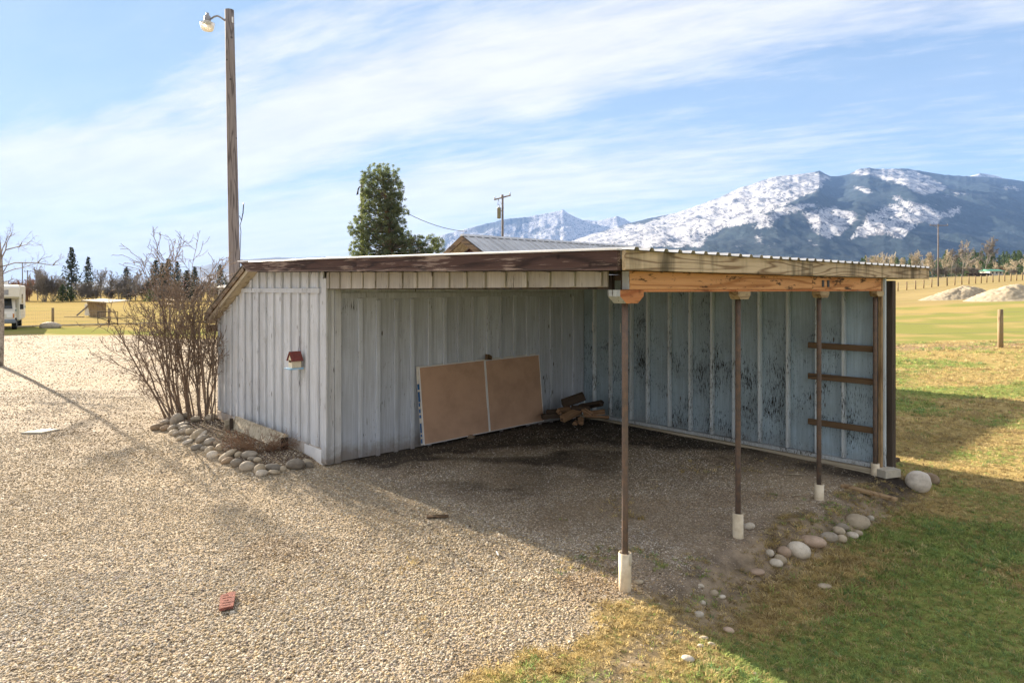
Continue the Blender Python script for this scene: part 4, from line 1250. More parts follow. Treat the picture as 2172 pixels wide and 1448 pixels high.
# ------------------------------------------------------------------ branching plants
def grow(out, p, d, L, r, lvl, rg, cfg, taper=0.45):
    """appends (level, pts, radii)"""
    n = cfg['seg'][min(lvl, len(cfg['seg']) - 1)]
    pts = [np.array(p, float)]; dirs = [d]
    d = np.array(d, float)
    wig = cfg['wig'][min(lvl, len(cfg['wig']) - 1)]
    for i in range(n):
        d = d + rg.normal(0, wig, 3) + np.array([0, 0, cfg['up'][min(lvl, len(cfg['up']) - 1)]])
        d /= np.linalg.norm(d)
        pts.append(pts[-1] + d * L / n); dirs.append(d)
    rad = r * np.linspace(1, taper, n + 1)
    out.append((lvl, np.array(pts), np.maximum(rad, cfg['rmin'])))
    if lvl + 1 >= cfg['levels']: return
    nc = cfg['kids'][lvl]
    nc = int(nc + rg.random())
    f0 = cfg['from'][lvl]
    for k in range(nc):
        f = f0 + (1 - f0) * (k + rg.random()) / nc
        i = min(int(f * n), n - 1); a = f * n - i
        q = pts[i] * (1 - a) + pts[i + 1] * a
        base = dirs[i + 1]
        ang = math.radians(rg.uniform(*cfg['ang'][lvl]))
        pr = np.cross(base, rg.normal(size=3)); pr /= np.linalg.norm(pr) + 1e-9
        nd = base * math.cos(ang) + pr * math.sin(ang)
        grow(out, q, nd, L * rg.uniform(*cfg['len'][lvl]) * (1 - 0.35 * (f - f0)), r * (1 - f * (1 - taper)) * cfg['rr'][lvl], lvl + 1, rg, cfg, taper)
def tubes_mesh(name, items, mat, sides=lambda l: 4):
    VV = []; FF = []; off = 0
    for lvl, pts, rad in items:
        n = sides(lvl); k = len(pts)
        tan = np.gradient(pts, axis=0); tan /= np.linalg.norm(tan, axis=1, keepdims=True) + 1e-9
        ref = np.array([0.31, 0.2, 0.93]) if abs(tan[0, 2]) < 0.8 else np.array([0.95, 0.3, 0.1])
        a = np.cross(tan, ref); a /= np.linalg.norm(a, axis=1, keepdims=True) + 1e-9
        b = np.cross(tan, a)
        th = np.arange(n) * 2 * math.pi / n
        V = pts[:, None, :] + rad[:, None, None] * (np.cos(th)[None, :, None] * a[:, None, :] + np.sin(th)[None, :, None] * b[:, None, :])
        VV.append(V.reshape(-1, 3))
        i = np.arange(k - 1)[:, None] * n; j = np.arange(n)[None, :]; j2 = (j + 1) % n
        FF.append((np.stack([i + j, i + j2, i + n + j2, i + n + j], -1).reshape(-1, 4)) + off)
        off += k * n
    return np_mesh(name, np.concatenate(VV), np.concatenate(FF), mat, True)

# the big bare shrub at the shed's end
rg = np.random.default_rng(21)
sh = thing('bare_shrub', 'tall leafless many-stemmed shrub growing against the closed end of the shed', 'shrub')
sb = at(418, 884, 12.7); sh.location = (sb.x, sb.y, gz1(sb.x, sb.y))
big = []; fine = []
cfg = dict(seg=[9, 7, 5, 4], wig=[0.055, 0.13, 0.2, 0.25], up=[0.012, 0.06, 0.05, 0.04], kids=[6.5, 4.6, 2.4], **{'from': [0.34, 0.22, 0.2]},
           ang=[(18, 50), (22, 60), (25, 70)], len=[(0.26, 0.50), (0.34, 0.62), (0.35, 0.65)], rr=[0.62, 0.62, 0.7], levels=4, rmin=0.0042)
tg = [(245,690),(252,600),(270,640),(288,545),(305,590),(322,528),(335,560),(352,535),(362,590),(262,720),(300,680),(330,640),(345,610),(372,640),(390,600),(405,590),(418,560),(428,545),(440,552),(448,575),(452,620),(458,650),(380,690),(400,670),(420,650),(436,690),(276,665),(312,620),(340,700),(395,740),(430,720),(450,700),(320,760),(300,800),(360,750)]
for k, (tx, ty) in enumerate(tg):
    bx = 352 + (tx - 245) / 215 * 100 + rg.normal(0, 7)
    dd = 12.7 + rg.uniform(-0.35, 0.6)
    b0 = at(bx, 884, dd); b0 = np.array([b0.x - sh.location.x, b0.y - sh.location.y, -0.03])
    e = at(tx, ty, dd + rg.uniform(-0.6, 0.7)); e = np.array([e.x - sh.location.x, e.y - sh.location.y, e.z - sh.location.z])
    dirv = e - b0; L_ = np.linalg.norm(dirv)
    d0 = dirv / L_; d0 = d0 + np.array([0.0, 0, 0.10]); d0 /= np.linalg.norm(d0)
    out = []
    grow(out, b0, d0, L_ * 0.86, rg.uniform(0.011, 0.028) if k < 28 else 0.010, 0, rg, cfg, 0.35)
    for it in out:
        (big if it[0] == 0 else fine).append(it)
link('stems', tubes_mesh('stems', big, M['bark'], lambda l: 6), sh)
link('twigs', tubes_mesh('twigs', fine, M['bark'], lambda l: 4 if l == 1 else 3), sh)

# small dry shrub in the bed
ds = thing('dry_shrub', 'low dry brown shrub in front of the old timber in the flower bed', 'shrub')
q = at(552, 945, 10.15); ds.location = (q.x, q.y, gz1(q.x, q.y))
it = []
cfg2 = dict(seg=[5, 4, 3], wig=[0.16, 0.22, 0.25], up=[0.03, 0.03, 0.02], kids=[7, 4], **{'from': [0.2, 0.2]}, ang=[(25, 60), (25, 70)], len=[(0.35, 0.6), (0.35, 0.6)], rr=[0.6, 0.6], levels=3, rmin=0.0018)
for k in range(46):
    a = rg.uniform(0, 6.28); sp = rg.uniform(0, 0.45)
    d0 = np.array([math.cos(a) * 0.75, math.sin(a) * 0.55, 0.55]); d0 /= np.linalg.norm(d0)
    grow(it, (math.cos(a) * sp * 0.8 - 0.05, math.sin(a) * sp * 0.35, -0.02), d0, rg.uniform(0.16, 0.36), 0.004, 0, rg, cfg2)
M['drybrush'] = plain('dry brush', (0.22, 0.12, 0.075), 0.95, 0, 0.2, 3, bump=0, col2=(0.30, 0.20, 0.12))
link('twigs', tubes_mesh('dry_twigs', it, M['drybrush'], lambda l: 3), ds)

# tall yard-light pole behind the shed
yp = thing('yard_light_pole', 'tall round wooden pole with a yard light on a curved arm', 'light pole')
dP = 16.2
pb = at(498, 600, dP); pt_ = at(486.5, 22, dP)
yp.location = (pb.x, pb.y, gz1(pb.x, pb.y))
pbz = pb.z - yp.location.z
top = np.array([pt_.x - pb.x, 0, pt_.z - yp.location.z])
low = np.array([0, 0, pbz]); drc = (top - low) / (top[2] - low[2])
pts = [low + drc * (z - low[2]) for z in np.linspace(0, top[2], 9)]
rr_ = [np.interp(p[2], [0, top[2]], [0.138, 0.103]) for p in pts]
mb = MB(); mb.tube(pts, rr_, 18); mb.build('pole', M['polewood'], yp, True)
def rel(px, py, dd=0.0):
    p = at(px, py, dP + dd); return np.array([p.x - pb.x, p.y - pb.y, p.z - yp.location.z])
mb = MB(); mb.tube([rel(477, 44), rel(469, 38), rel(461, 34), rel(454, 36), rel(447, 41)], 0.022, 8); arm = mb.build('lamp_arm', M['lampgrey'], yp, True)
c = rel(440, 42)
sc = dP / FPX
prof = [(0.02, 14), (0.06, 13), (0.06, 8.5), (0.115, 6), (0.13, -3), (0.13, -5), (0.02, -5)]
mb = MB(); mb.lathe([(r * 0.60, c[2] + z * sc * 0.92 + 0.02) for r, z in prof], 16, (c[0], c[1])); mb.build('lamp_housing', M['lampgrey'], yp, True)
prof = [(0.10, -4.5), (0.12, -6), (0.175, -8)]
mb = MB(); mb.lathe([(r * 0.95, c[2] + z * sc) for r, z in prof], 20, (c[0], c[1])); mb.build('lamp_collar', M['whitepaint'], yp, True)
lm, lg, lb = new_mat('frosted lens', 0.35, 0.4)
lb.inputs['Base Color'].default_value = (0.85, 0.80, 0.68, 1); lb.inputs['Transmission Weight'].default_value = 0.55
prof = [(0.172, -8), (0.165, -12), (0.145, -20), (0.115, -23), (0.03, -24)]
mb = MB(); mb.lathe([(r * 0.95, c[2] + z * sc) for r, z in prof], 22, (c[0], c[1])); mb.build('lamp_lens', lm, yp, True)
mb = MB(); mb.tube([rel(507.5, 600, -0.1), rel(509, 540, -0.1), rel(511, 490, -0.1), rel(509, 478, -0.1), rel(514, 462, -0.1)], 0.008, 5); mb.build('wire', M['blackmetal'], yp, True)
mb = MB(); mb.tube([rel(517, 430, -0.1), rel(515.5, 452, -0.1), rel(512, 468, -0.1), rel(508, 458, -0.1)], 0.012, 5); mb.build('wire_loop', M['blackmetal'], yp, True)
mb = MB(); mb.box(tuple(rel(491.5, 36, -0.12)), tuple(rel(494, 48, -0.10) + np.array([0, 0.02, 0.0])), 0); mb.v = [v for v in mb.v]; mb.build('bracket', M['flash'], yp)

# leaning pale-barked tree at the frame's edge
tt = thing('pale_bark_tree', 'slender pale-barked leafless tree standing on the open gravel', 'tree')
dT = 22.4
q = at(1, 777, dT); tt.location = (q.x, q.y, gz1(q.x, q.y))
def relt(px, py, dd=0.0):
    p = at(px, py, dT + dd); return np.array([p.x - q.x, p.y - q.y, p.z - tt.location.z])
trunk = [relt(0, 782), relt(2, 740), relt(4, 680), relt(3.5, 600), relt(1, 545), relt(-6, 480), relt(-18, 400), relt(-34, 300), relt(-50, 200)]
mb = MB(); mb.tube(trunk, [0.10, 0.085, 0.072, 0.062, 0.055, 0.045, 0.036, 0.022, 0.01], 10); mb.build('trunk', M['aspen'], tt, True)
br = [[(2, 550), (12, 530), (14, 515), (22, 500)], [(12, 530), (35, 524), (56, 519), (66, 510)], [(5, 565), (33, 557), (60, 557), (80, 558), (95, 560), (112, 563), (122, 561)],
      [(4, 582), (18, 575), (33, 570), (48, 568), (62, 563), (80, 558)], [(5, 580), (14, 565), (20, 556)], [(80, 558), (86, 550), (92, 548)], [(112, 563), (118, 556), (122, 553)],
      [(3, 600), (18, 596), (30, 590)], [(22, 500), (25, 495)], [(40, 524), (45, 518), (47, 512)]]
its = []
for k, b_ in enumerate(br):
    zz = np.linspace(0, rg.uniform(-0.3, 0.3), len(b_))
    P_ = np.array([relt(x, y, z) for (x, y), z in zip(b_, zz)])
    its.append((0, P_, np.linspace(0.022, 0.007, len(b_))))
    for j in range(5 if len(b_) > 3 else 3):
        i = rg.integers(1, len(P_)); d0 = P_[i] - P_[i - 1]; d0 /= np.linalg.norm(d0); d0 = d0 + rg.normal(0, 0.6, 3); d0 /= np.linalg.norm(d0)
        grow(its, P_[i], d0, rg.uniform(0.2, 0.45), 0.006, 1, rg, dict(seg=[4, 4, 3], wig=[.1, .15, .2], up=[0.05, 0.05, 0.03], kids=[3, 3, 0], **{'from': [.2, .2, .2]}, ang=[(25, 60)] * 3, len=[(.4, .6)] * 3, rr=[.7] * 3, levels=3, rmin=0.004))
for s0 in range(14):   # the crown that goes on above and out of the frame
    i = rg.integers(4, 8); b0 = np.array(trunk[i]) * (1 - 0.0); a = rg.uniform(0, 6.28)
    d0 = np.array([-abs(math.cos(a)) * 0.8 - 0.35, math.sin(a) * 0.6, 0.5]); d0 /= np.linalg.norm(d0)
    grow(its, b0, d0, rg.uniform(0.8, 1.6), 0.02, 0, rg, dict(seg=[6, 5, 4], wig=[.1, .15, .2], up=[0.05, 0.05, 0.03], kids=[5, 4], **{'from': [.2, .2]}, ang=[(25, 60)] * 2, len=[(.35, .6)] * 2, rr=[.6] * 2, levels=3, rmin=0.004))
link('crown', tubes_mesh('tree_branches', its, M['twig'], lambda l: 4 if l == 0 else 3), tt)
# ------------------------------------------------------------------ distance: where a pixel's sight line meets the ground
def hit(px, py, d0=20.0, d1=420.0):
    ds_ = np.linspace(d0, d1, 3000)
    x = (px - 1086) / FPX * ds_; zr = CAMH + (HOR - py) / FPX * ds_
    k = np.where(zr <= gz(x, ds_))[0]
    d = ds_[k[0]] if len(k) else d1
    return Vector(((px - 1086) / FPX * d, d, gz1((px - 1086) / FPX * d, d)))
def on_ground(px, d):
    x = (px - 1086) / FPX * d
    return Vector((x, d, gz1(x, d)))
def top_h(p, py):        # height above ground so that the top shows at row py
    return CAMH + (HOR - py) / FPX * p.y - p.z

# ------------------------------------------------------------------ barn
bn = thing('barn', 'dark red barn with a ribbed metal gable roof behind the open shed', 'barn')
PK = at(980, 499, 19.25)
t0b, s0b = ts(PK.x, PK.y); t0b = float(t0b); s0b = float(s0b)
bn.location = (PK.x, PK.y, 0); bn.rotation_euler = (0, 0, SHED_ROT)
zr = PK.z; PIT = 0.53; LB = 8.1; HW = 2.9
for sgn, nm in ((-1, 'near'), (1, 'far')):
    for i in range(10):
        a = LB / 10 * i
        V = []; F = []; prof = []
        wd = LB / 10; nr = 3; pt2 = wd / nr
        for k in range(nr):
            c = a + pt2 * (k + 0.5)
            prof += [(c - pt2 / 2, 0), (c - 0.03, 0), (c - 0.015, 0.03), (c + 0.015, 0.03), (c + 0.03, 0)]
        prof.append((a + wd, 0)); n_ = len(prof)
        for (s_, z_) in ((0, zr), (sgn * HW, zr - PIT * HW)):
            V += [(q0, s_, z_ + q1) for q0, q1 in prof]
        for (s_, z_) in ((0, zr), (sgn * HW, zr - PIT * HW)):
            V += [(q0, s_, z_ + q1 - 0.012) for q0, q1 in prof]
        for k in range(n_ - 1):
            F.append((k, k + 1, n_ + k + 1, n_ + k)); F.append((2 * n_ + k, 3 * n_ + k, 3 * n_ + k + 1, 2 * n_ + k + 1))
        MB().add(V, F).build('roof_sheet', M['metalroof'], bn, loc=(0, 0, rnd.uniform(0, 0.004)))
    # rake trim
    mb = MB(); P_ = [(0, zr - 0.02), (sgn * HW, zr - PIT * HW - 0.02), (sgn * HW, zr - PIT * HW - 0.17), (0, zr - 0.19)]
    if sgn < 0: P_ = P_[::-1]
    mb.prism(P_[::-1], -0.045, -0.005, 0); mb.build('rake_board', M['oldboard'], bn)
    for k in range(5):      # lookouts and soffit boards under the overhang
        s1, s2 = sgn * (0.25 + k * 0.52), sgn * (0.25 + k * 0.52 + 0.49)
        mb = MB(); P_ = [(s1, zr - PIT * abs(s1) - 0.05), (s2, zr - PIT * abs(s2) - 0.05), (s2, zr - PIT * abs(s2) - 0.07), (s1, zr - PIT * abs(s1) - 0.07)]
        if sgn < 0: P_ = P_[::-1]
        mb.prism(P_[::-1], 0.0, 0.60, 0); mb.build('soffit_board', M['plank'], bn)
    mb = MB(); mb.box((-0.03, sgn * HW - 0.02, zr - PIT * HW - 0.16), (LB, sgn * HW + 0.02, zr - PIT * HW - 0.02), 0); mb.build('eave_board', M['oldboard'], bn)
mb = MB(); mb.prism([(-0.09, zr - 0.02), (0.09, zr - 0.02), (0.0, zr + 0.045)], -0.02, LB + 0.02, 0); mb.build('ridge_cap', M['metalroof'], bn)
for k in range(16):
    a = -2.6 + k * 0.325
    mb = MB(); mb.prism([(a + .004, 0), (a + .321, 0), (a + .321, zr - PIT * abs(a + .321) - 0.10), (a + .004, zr - PIT * abs(a + .004) - 0.10)], 0.62, 0.65, 0)
    mb.build('gable_board', M['barnwall'], bn)
for lo, hi in (((0.66, -2.6, -0.2), (LB - 0.3, -2.55, zr - PIT * 2.6 - 0.1)), ((0.66, 2.55, -0.2), (LB - 0.3, 2.6, zr - PIT * 2.6 - 0.1)), ((LB - 0.36, -2.54, -0.2), (LB - 0.31, 2.54, zr - PIT * 2.6 - 0.1))):
    mb = MB(); mb.box(lo, hi); mb.build('barn_wall', M['barnwall'], bn)
mb = MB(); mb.prism([(-2.5, zr - PIT * 2.6 - 0.1), (2.5, zr - PIT * 2.6 - 0.1), (0, zr - 0.15)], LB - 0.36, LB - 0.31, 0); mb.build('far_gable', M['barnwall'], bn)

# ------------------------------------------------------------------ utility poles and wires
def util_pole(px, top_py, d, label, arm_px=(0, 0), arm_dy=(0, 0), transformer=None, r=0.13, group='utility poles'):
    p = on_ground(px, d); H = top_h(p, top_py)
    o = thing('utility_pole', label, 'utility pole', p, 0, group)
    mb = MB(); mb.tube([(0, 0, -0.3), (0, 0, H * 0.5), (0, 0, H)], [r, r * 0.85, r * 0.7], 10); mb.build('pole', M['polewood'], o, True)
    s_ = d / FPX
    if arm_px != (0, 0):
        za = H - 0.25
        A = Vector((arm_px[0] * s_, arm_dy[0], za + arm_dy[1] * s_)); B = Vector((arm_px[1] * s_, -arm_dy[0], za - arm_dy[1] * s_))
        mb = MB(); mb.tube([A, B], 0.065, 4); mb.build('crossarm', M['polewood'], o)
        for f in (0.04, 0.45, 0.96):
            c = A.lerp(B, f); mb = MB(); mb.lathe([(0.02, c.z), (0.06, c.z + 0.06), (0.035, c.z + 0.13), (0.06, c.z + 0.17), (0.02, c.z + 0.28)], 8, (c.x, c.y)); mb.build('insulator', M['lampgrey'], o, True)
        mb = MB(); mb.tube([A.lerp(B, 0.22), (0, -r, za - 0.7)], 0.02, 4); mb.build('brace', M['lampgrey'], o)
    if transformer:
        tx, ty0, ty1 = transformer
        c = Vector((tx * s_, -0.05, 0)); za = top_h(p, ty1); zb = top_h(p, ty0)
        mb = MB(); mb.lathe([(0.05, za), (0.17, za + 0.02), (0.17, zb - 0.05), (0.19, zb - 0.04), (0.19, zb), (0.05, zb + 0.06), (0.03, zb + 0.25), (0.05, zb + 0.30)], 14, (c.x, c.y)); mb.build('transformer', M['lampgrey'], o, True)
        mb = MB(); mb.box((c.x, -0.05, zb - 0.3), (0, 0.05, zb - 0.22)); mb.build('bracket', M['lampgrey'], o)
        mb = MB(); mb.tube([(c.x, 0, zb + 0.3), (c.x - 0.1, 0, H - 0.9), (arm_px[0] * s_ * 0.5, 0, H - 0.4)], 0.025, 4); mb.build('fuse_wire', M['blackmetal'], o)
    return o, p, H
util_pole(1066, 413, 60, 'wooden utility pole with crossarm and grey transformer beyond the barn roof', (-18, 17), (0.4, -3.5), (-7.5, 441, 464))
util_pole(1990, 475, 120, 'tall wooden utility pole standing in the pasture fence before the snowy mountain', (-16, 19), (0.3, 0.5))
util_pole(47.5, 557, 132, 'thin dark pole without crossarm behind the motorhome', r=0.11)
util_pole(58.5, 573, 150, 'utility pole with a crossarm behind the motorhome', (-9, 9), (0.2, 0))
po, pp, ph = util_pole(768, 381, 47, 'old pole half hidden in the pine, with a dangling wire', r=0.15)
s_ = 47 / FPX
mb = MB(); mb.tube([(0, -0.1, top_h(pp, 398)), (-5 * s_, -0.1, top_h(pp, 397)), (-8 * s_, -0.1, top_h(pp, 402)), (-8.5 * s_, -0.1, top_h(pp, 413))], 0.05, 5); mb.build('wire', M['blackmetal'], po)
mb = MB(); mb.tube([(-6 * s_, -0.1, top_h(pp, 400)), (-9 * s_, -0.1, top_h(pp, 408)), (-10.5 * s_, -0.1, top_h(pp, 414))], 0.035, 5); mb.build('wire', M['blackmetal'], po)
A = at(768, 392, 60); B = at(990, 491, 80)
pts = []
for k in range(15):
    f = k / 14; q = A.lerp(B, f); q.z -= 0.9 * 4 * f * (1 - f); pts.append(q)
mb = MB(); mb.tube(pts, 0.032, 5)
tag(mb.build('power_line', M['blackmetal'], None, True), 'black wire sagging from the pine tree down to the barn roof', 'wire')

# ------------------------------------------------------------------ fences
def post_mesh(h, r, n=8):
    mb = MB(); mb.tube([(0, 0, -0.3), (0, 0, h * 0.5), (0, 0, h)], [r, r * 0.97, r * 0.93], n)
    return mb.mesh('fence_post', M['fencewood'], True)
# pasture fence far off, one post after another
FX = [(1904.5, 610), (1923, 609), (1942, 607.6), (1959, 607), (1976, 606), (2009, 605), (2025, 603.5), (2040, 602.5), (2055, 601.7), (2069, 601), (2081, 600.3), (2093, 599.8), (2106, 599.2), (2119, 598.6), (2131, 598), (2144, 597.6), (2156, 597.2), (2168, 596.8), (2180, 596.4), (1886, 611), (1868, 612)]
f0 = on_ground(1990, 118)
pf = thing('pasture_fence', 'far wire fence with a long row of wooden posts before the bare trees', 'fence', f0)
pmesh = post_mesh(1.45, 0.11)
pts = []
for px, py in FX:
    d = 118 + (px - 1990) * 0.06
    p = on_ground(px, d); o = link('fence_post', pmesh, pf, p - f0); o.rotation_euler = (rnd.uniform(-.03, .03), rnd.uniform(-.03, .03), 0)
    pts.append(p - f0)
pts.sort(key=lambda v: v.x)
for z_ in (0.5, 0.95, 1.3):
    mb = MB(); mb.tube([p + Vector((0, 0, z_)) for p in pts], 0.014, 3); mb.build('wire', M['lampgrey'], pf)
# wire fence beyond the lawn
q0 = hit(2122, 737, 20, 60)
nf = thing('wire_fence', 'thin wire fence with a single round grey post at the lawn edge', 'fence', q0)
link('fence_post', post_mesh(top_h(q0, 656), 0.115, 12), nf, (0, 0, 0))
q1 = on_ground(2330, q0.y + 1.0) - q0
link('fence_post', post_mesh(1.75, 0.11, 12), nf, q1)
q2 = on_ground(1880, q0.y - 0.6) - q0
for z_ in (0.25, 0.7, 1.15, 1.6):
    mb = MB(); mb.tube([q2 + Vector((0, 0, z_)), Vector((0, -0.12, z_)), q1 + Vector((0, -0.12, z_))], 0.004, 3); mb.build('wire', M['lampgrey'], nf)
# yard fence on the other side: posts, bottom rail, gate frame
g0 = on_ground(112, 45)
yf = thing('yard_fence', 'low mesh fence with pale bottom rail along the grass strip past the gravel', 'fence', g0)
yl = [(-60, 700), (112, 693), (231, 690), (360, 687), (470, 684)]
yp_ = []
for px, py in yl:
    p = hit(px, py, 30, 70); yp_.append(p - g0)
    o = link('fence_post', post_mesh(1.28, 0.085, 10), yf, p - g0)
for a, b_ in zip(yp_[:-1], yp_[1:]):
    mb = MB(); dv = (b_ - a).normalized()
    mb.tube([a + Vector((0, -0.12, 0.10)), b_ + Vector((0, -0.12, 0.10))], 0.05, 4); mb.build('bottom_rail', M['plank'], yf)
    n_ = 14
    mb = MB()
    for k in range(1, n_ * 3):
        c = a.lerp(b_, k / (n_ * 3)); mb.tube([c + Vector((0, -0.1, 0.12)), c + Vector((0, -0.1, 1.08))], 0.0028, 3, False)
    for z_ in (0.35, 0.6, 0.85, 1.08):
        mb.tube([a + Vector((0, -0.1, z_)), b_ + Vector((0, -0.1, z_))], 0.004, 3, False)
    o = mb.build('wire_mesh', M['lampgrey'], yf)
gl, gr_ = hit(211, 690.5, 30, 70) - g0, hit(253, 689.5, 30, 70) - g0
up = Vector((0, 0, 1.0))
for a, b_ in ((gl, gl + up), (gr_, gr_ + up), (gl + up, gr_ + up), (gl + up * .15, gr_ + up * .15), (gl + up * .6, gr_ + up * .1)):
    mb = MB(); mb.tube([a + Vector((0, -0.2, 0)), b_ + Vector((0, -0.2, 0))], 0.022, 5); mb.build('gate_bar', M['blackmetal'], yf)
sp_ = gp(112, 695, 0); o = link('river_stone', stone_mesh(0.75, 0.45, 0.30)); o.location = (sp_.x, sp_.y - 0.3, gz1(sp_.x, sp_.y) + 0.12); o.color = (0.45, 0.39, 0.31, 1)
tag(o, 'pale rock heaped at the foot of the wooden post by the motorhome', 'stone')
# weathered posts of a corral in the field
c0 = on_ground(360, 95)
cf = thing('corral_fence', 'row of thick weathered posts of a corral out in the golden field', 'fence', c0)
cm = post_mesh(1.5, 0.16, 7)
for px, d in ((346, 99), (353, 97), (360, 95), (366, 93), (372, 91), (379, 89), (388, 87), (398, 86), (409, 86), (421, 86)):
    o = link('fence_post', cm, cf, on_ground(px, d) - c0); o.scale = (1, 1, rnd.uniform(0.85, 1.15))
for z_ in (0.5, 1.1):
    mb = MB(); mb.tube([on_ground(px, d) - c0 + Vector((0, 0, z_)) for px, d in ((346, 99), (372, 91), (388, 87), (421, 86))], 0.06, 4); mb.build('rail', M['fencewood'], cf)

# ------------------------------------------------------------------ run-in shelter in the field
e0 = hit(200, 672, 40, 90)
es = thing('field_shelter', 'small lean-to animal shelter with white end post and diagonal brace in the field', 'shelter', e0)
s_ = e0.y / FPX
def ez(px, py, dd=0): return ((px - 200) * s_, dd, top_h(e0, py))
mb = MB(); mb.add([ez(190, 640, -0.4), ez(232, 642, -0.6), ez(232, 673, -0.6), ez(197, 672, -0.4)] + [ez(190, 640, -0.3), ez(232, 642, -0.5), ez(232, 673, -0.5), ez(197, 672, -0.3)], [(0, 1, 2, 3), (7, 6, 5, 4), (0, 4, 5, 1), (3, 2, 6, 7), (1, 5, 6, 2), (0, 3, 7, 4)]); mb.build('side_wall', M['fencewood'], es)
mb = MB(); mb.box(ez(181, 644, -0.1), ez(191, 669, 0.1)); mb.v = mb.v; mb.build('end_post', M['whitepaint'], es)
mb = MB(); mb.add([ez(186, 636, -0.9), ez(245, 640, -1.1), ez(245, 642.5, -1.1), ez(186, 638.5, -0.9), ez(190, 634, 2.0), ez(250, 637, 1.9), ez(250, 639, 1.9), ez(190, 636, 2.0)], [(0, 1, 5, 4), (3, 7, 6, 2), (0, 3, 2, 1), (4, 5, 6, 7), (0, 4, 7, 3), (1, 2, 6, 5)]); mb.build('roof', M['plank'], es)
mb = MB(); mb.tube([ez(167, 669, -0.3), ez(191, 646, -0.1)], 0.07, 5); mb.build('brace', M['polewood'], es)
mb = MB(); mb.box(ez(142, 672, -0.4), ez(182, 670.5, -0.2)); mb.build('ground_beam', M['fencewood'], es)
mb = MB(); mb.lathe([(0.45, 0), (0.45, 1.1), (0.3, 1.15)], 12, ((183 - 200) * s_, 1.2)); mb.build('barrel', M['lampgrey'], es, True)

# ------------------------------------------------------------------ motorhome
rv = thing('motorhome', 'cream motorhome with over-cab bunk and teal stripe parked past the gravel', 'motorhome')
fr = on_ground(41, 43.0); bk = Vector((-34.35, 48.2, 0))
ab = Vector((bk.x - fr.x, bk.y - fr.y, 0)).normalized()
rv.location = fr; rv.rotation_euler = (0, 0, math.atan2(ab.y, ab.x))   # local X to the rear, local +Y across towards the far side of the frame
def rvb(name, lo, hi, mat, c=0.03, parent=None):
    mb = MB(); mb.box(lo, hi, c); return mb.build(name, M[mat], parent or rv)
rvb('body', (1.0, 0.0, 0.50), (6.2, 2.35, 2.78), 'rvbody', 0.08)
mb = MB(); mb.prism([(1.05, 1.98), (0.15, 1.95), (0.0, 2.05), (0.05, 2.62), (0.35, 2.76), (1.05, 2.78)], 0.0, 2.35, 1); mb.build('overcab_bunk', M['rvbody'], rv)
mb = MB(); mb.prism([(0.0, 0.55), (1.0, 0.55), (1.0, 1.95), (0.62, 1.95), (0.18, 1.28), (-0.42, 1.12), (-0.5, 1.0), (-0.5, 0.55)], 0.22, 2.13, 1); mb.build('cab', M['rvbody'], rv)
mb = MB(); mb.add([(0.175, 0.36, 1.30), (0.175, 1.99, 1.30), (0.585, 1.90, 1.92), (0.585, 0.45, 1.92)], [(0, 1, 2, 3)]); mb.v = [(x - 0.012, y, z + 0.008) for x, y, z in mb.v]; mb.v += [(x - 0.01, y, z - 0.0) for x, y, z in mb.v]; mb.f = [(0, 1, 2, 3), (7, 6, 5, 4), (0, 4, 5, 1), (1, 5, 6, 2), (2, 6, 7, 3), (3, 7, 4, 0)]; mb.build('windshield', M['rvglass'], rv)
rvb('bumper', (-0.62, 0.15, 0.40), (-0.44, 2.20, 0.66), 'rvgrey', 0.04)
rvb('grille', (-0.515, 0.75, 0.72), (-0.49, 1.6, 1.0), 'rvglass', 0.01)
for y in (0.30, 1.72):
    rvb('headlight', (-0.52, y, 0.76), (-0.49, y + 0.32, 0.98), 'flash', 0.01)
for y in (0.225, 2.03):
    rvb('indicator', (-0.515, y, 0.74), (-0.485, y + 0.09, 1.0), 'amber', 0.008)
rvb('bunk_window', (0.005, 0.55, 2.15), (0.035, 1.85, 2.48), 'lampgrey', 0.01)
rvb('side_stripe', (1.05, -0.008, 1.22), (6.1, -0.002, 1.38), 'rvteal', 0.0)
rvb('cab_stripe', (0.2, 0.205, 1.12), (1.0, 0.215, 1.24), 'rvteal', 0.0)
rvb('cab_window', (0.45, 0.202, 1.35), (0.95, 0.214, 1.85), 'rvglass', 0.0)
rvb('side_window', (2.2, -0.008, 1.6), (3.2, -0.002, 2.2), 'rvglass', 0.0)
rvb('entry_door', (4.2, -0.012, 0.6), (4.9, -0.002, 2.4), 'whitepaint', 0.0)
rvb('mirror', (0.15, -0.20, 1.25), (0.25, -0.02, 1.58), 'blackmetal', 0.02)
rvb('mirror', (0.15, 2.37, 1.25), (0.25, 2.55, 1.58), 'blackmetal', 0.02)
rvb('roof_vent', (2.6, 0.8, 2.78), (3.3, 1.5, 3.02), 'whitepaint', 0.03)
rvb('roof_vent', (0.9, 1.3, 2.78), (1.6, 2.0, 2.98), 'whitepaint', 0.03)
for x in (0.15, 4.6):
    for y in (0.16, 2.0):
        mb = MB(); mb.tube([(x, y - 0.02, 0.36), (x, y + 0.22, 0.36)], 0.36, 16); wv = mb.build('wheel', M['tyre'], rv, False)
        mb = MB(); mb.tube([(x, y - 0.03, 0.36), (x, y + 0.23, 0.36)], 0.19, 12); mb.build('rim', M['lampgrey'], wv, False)

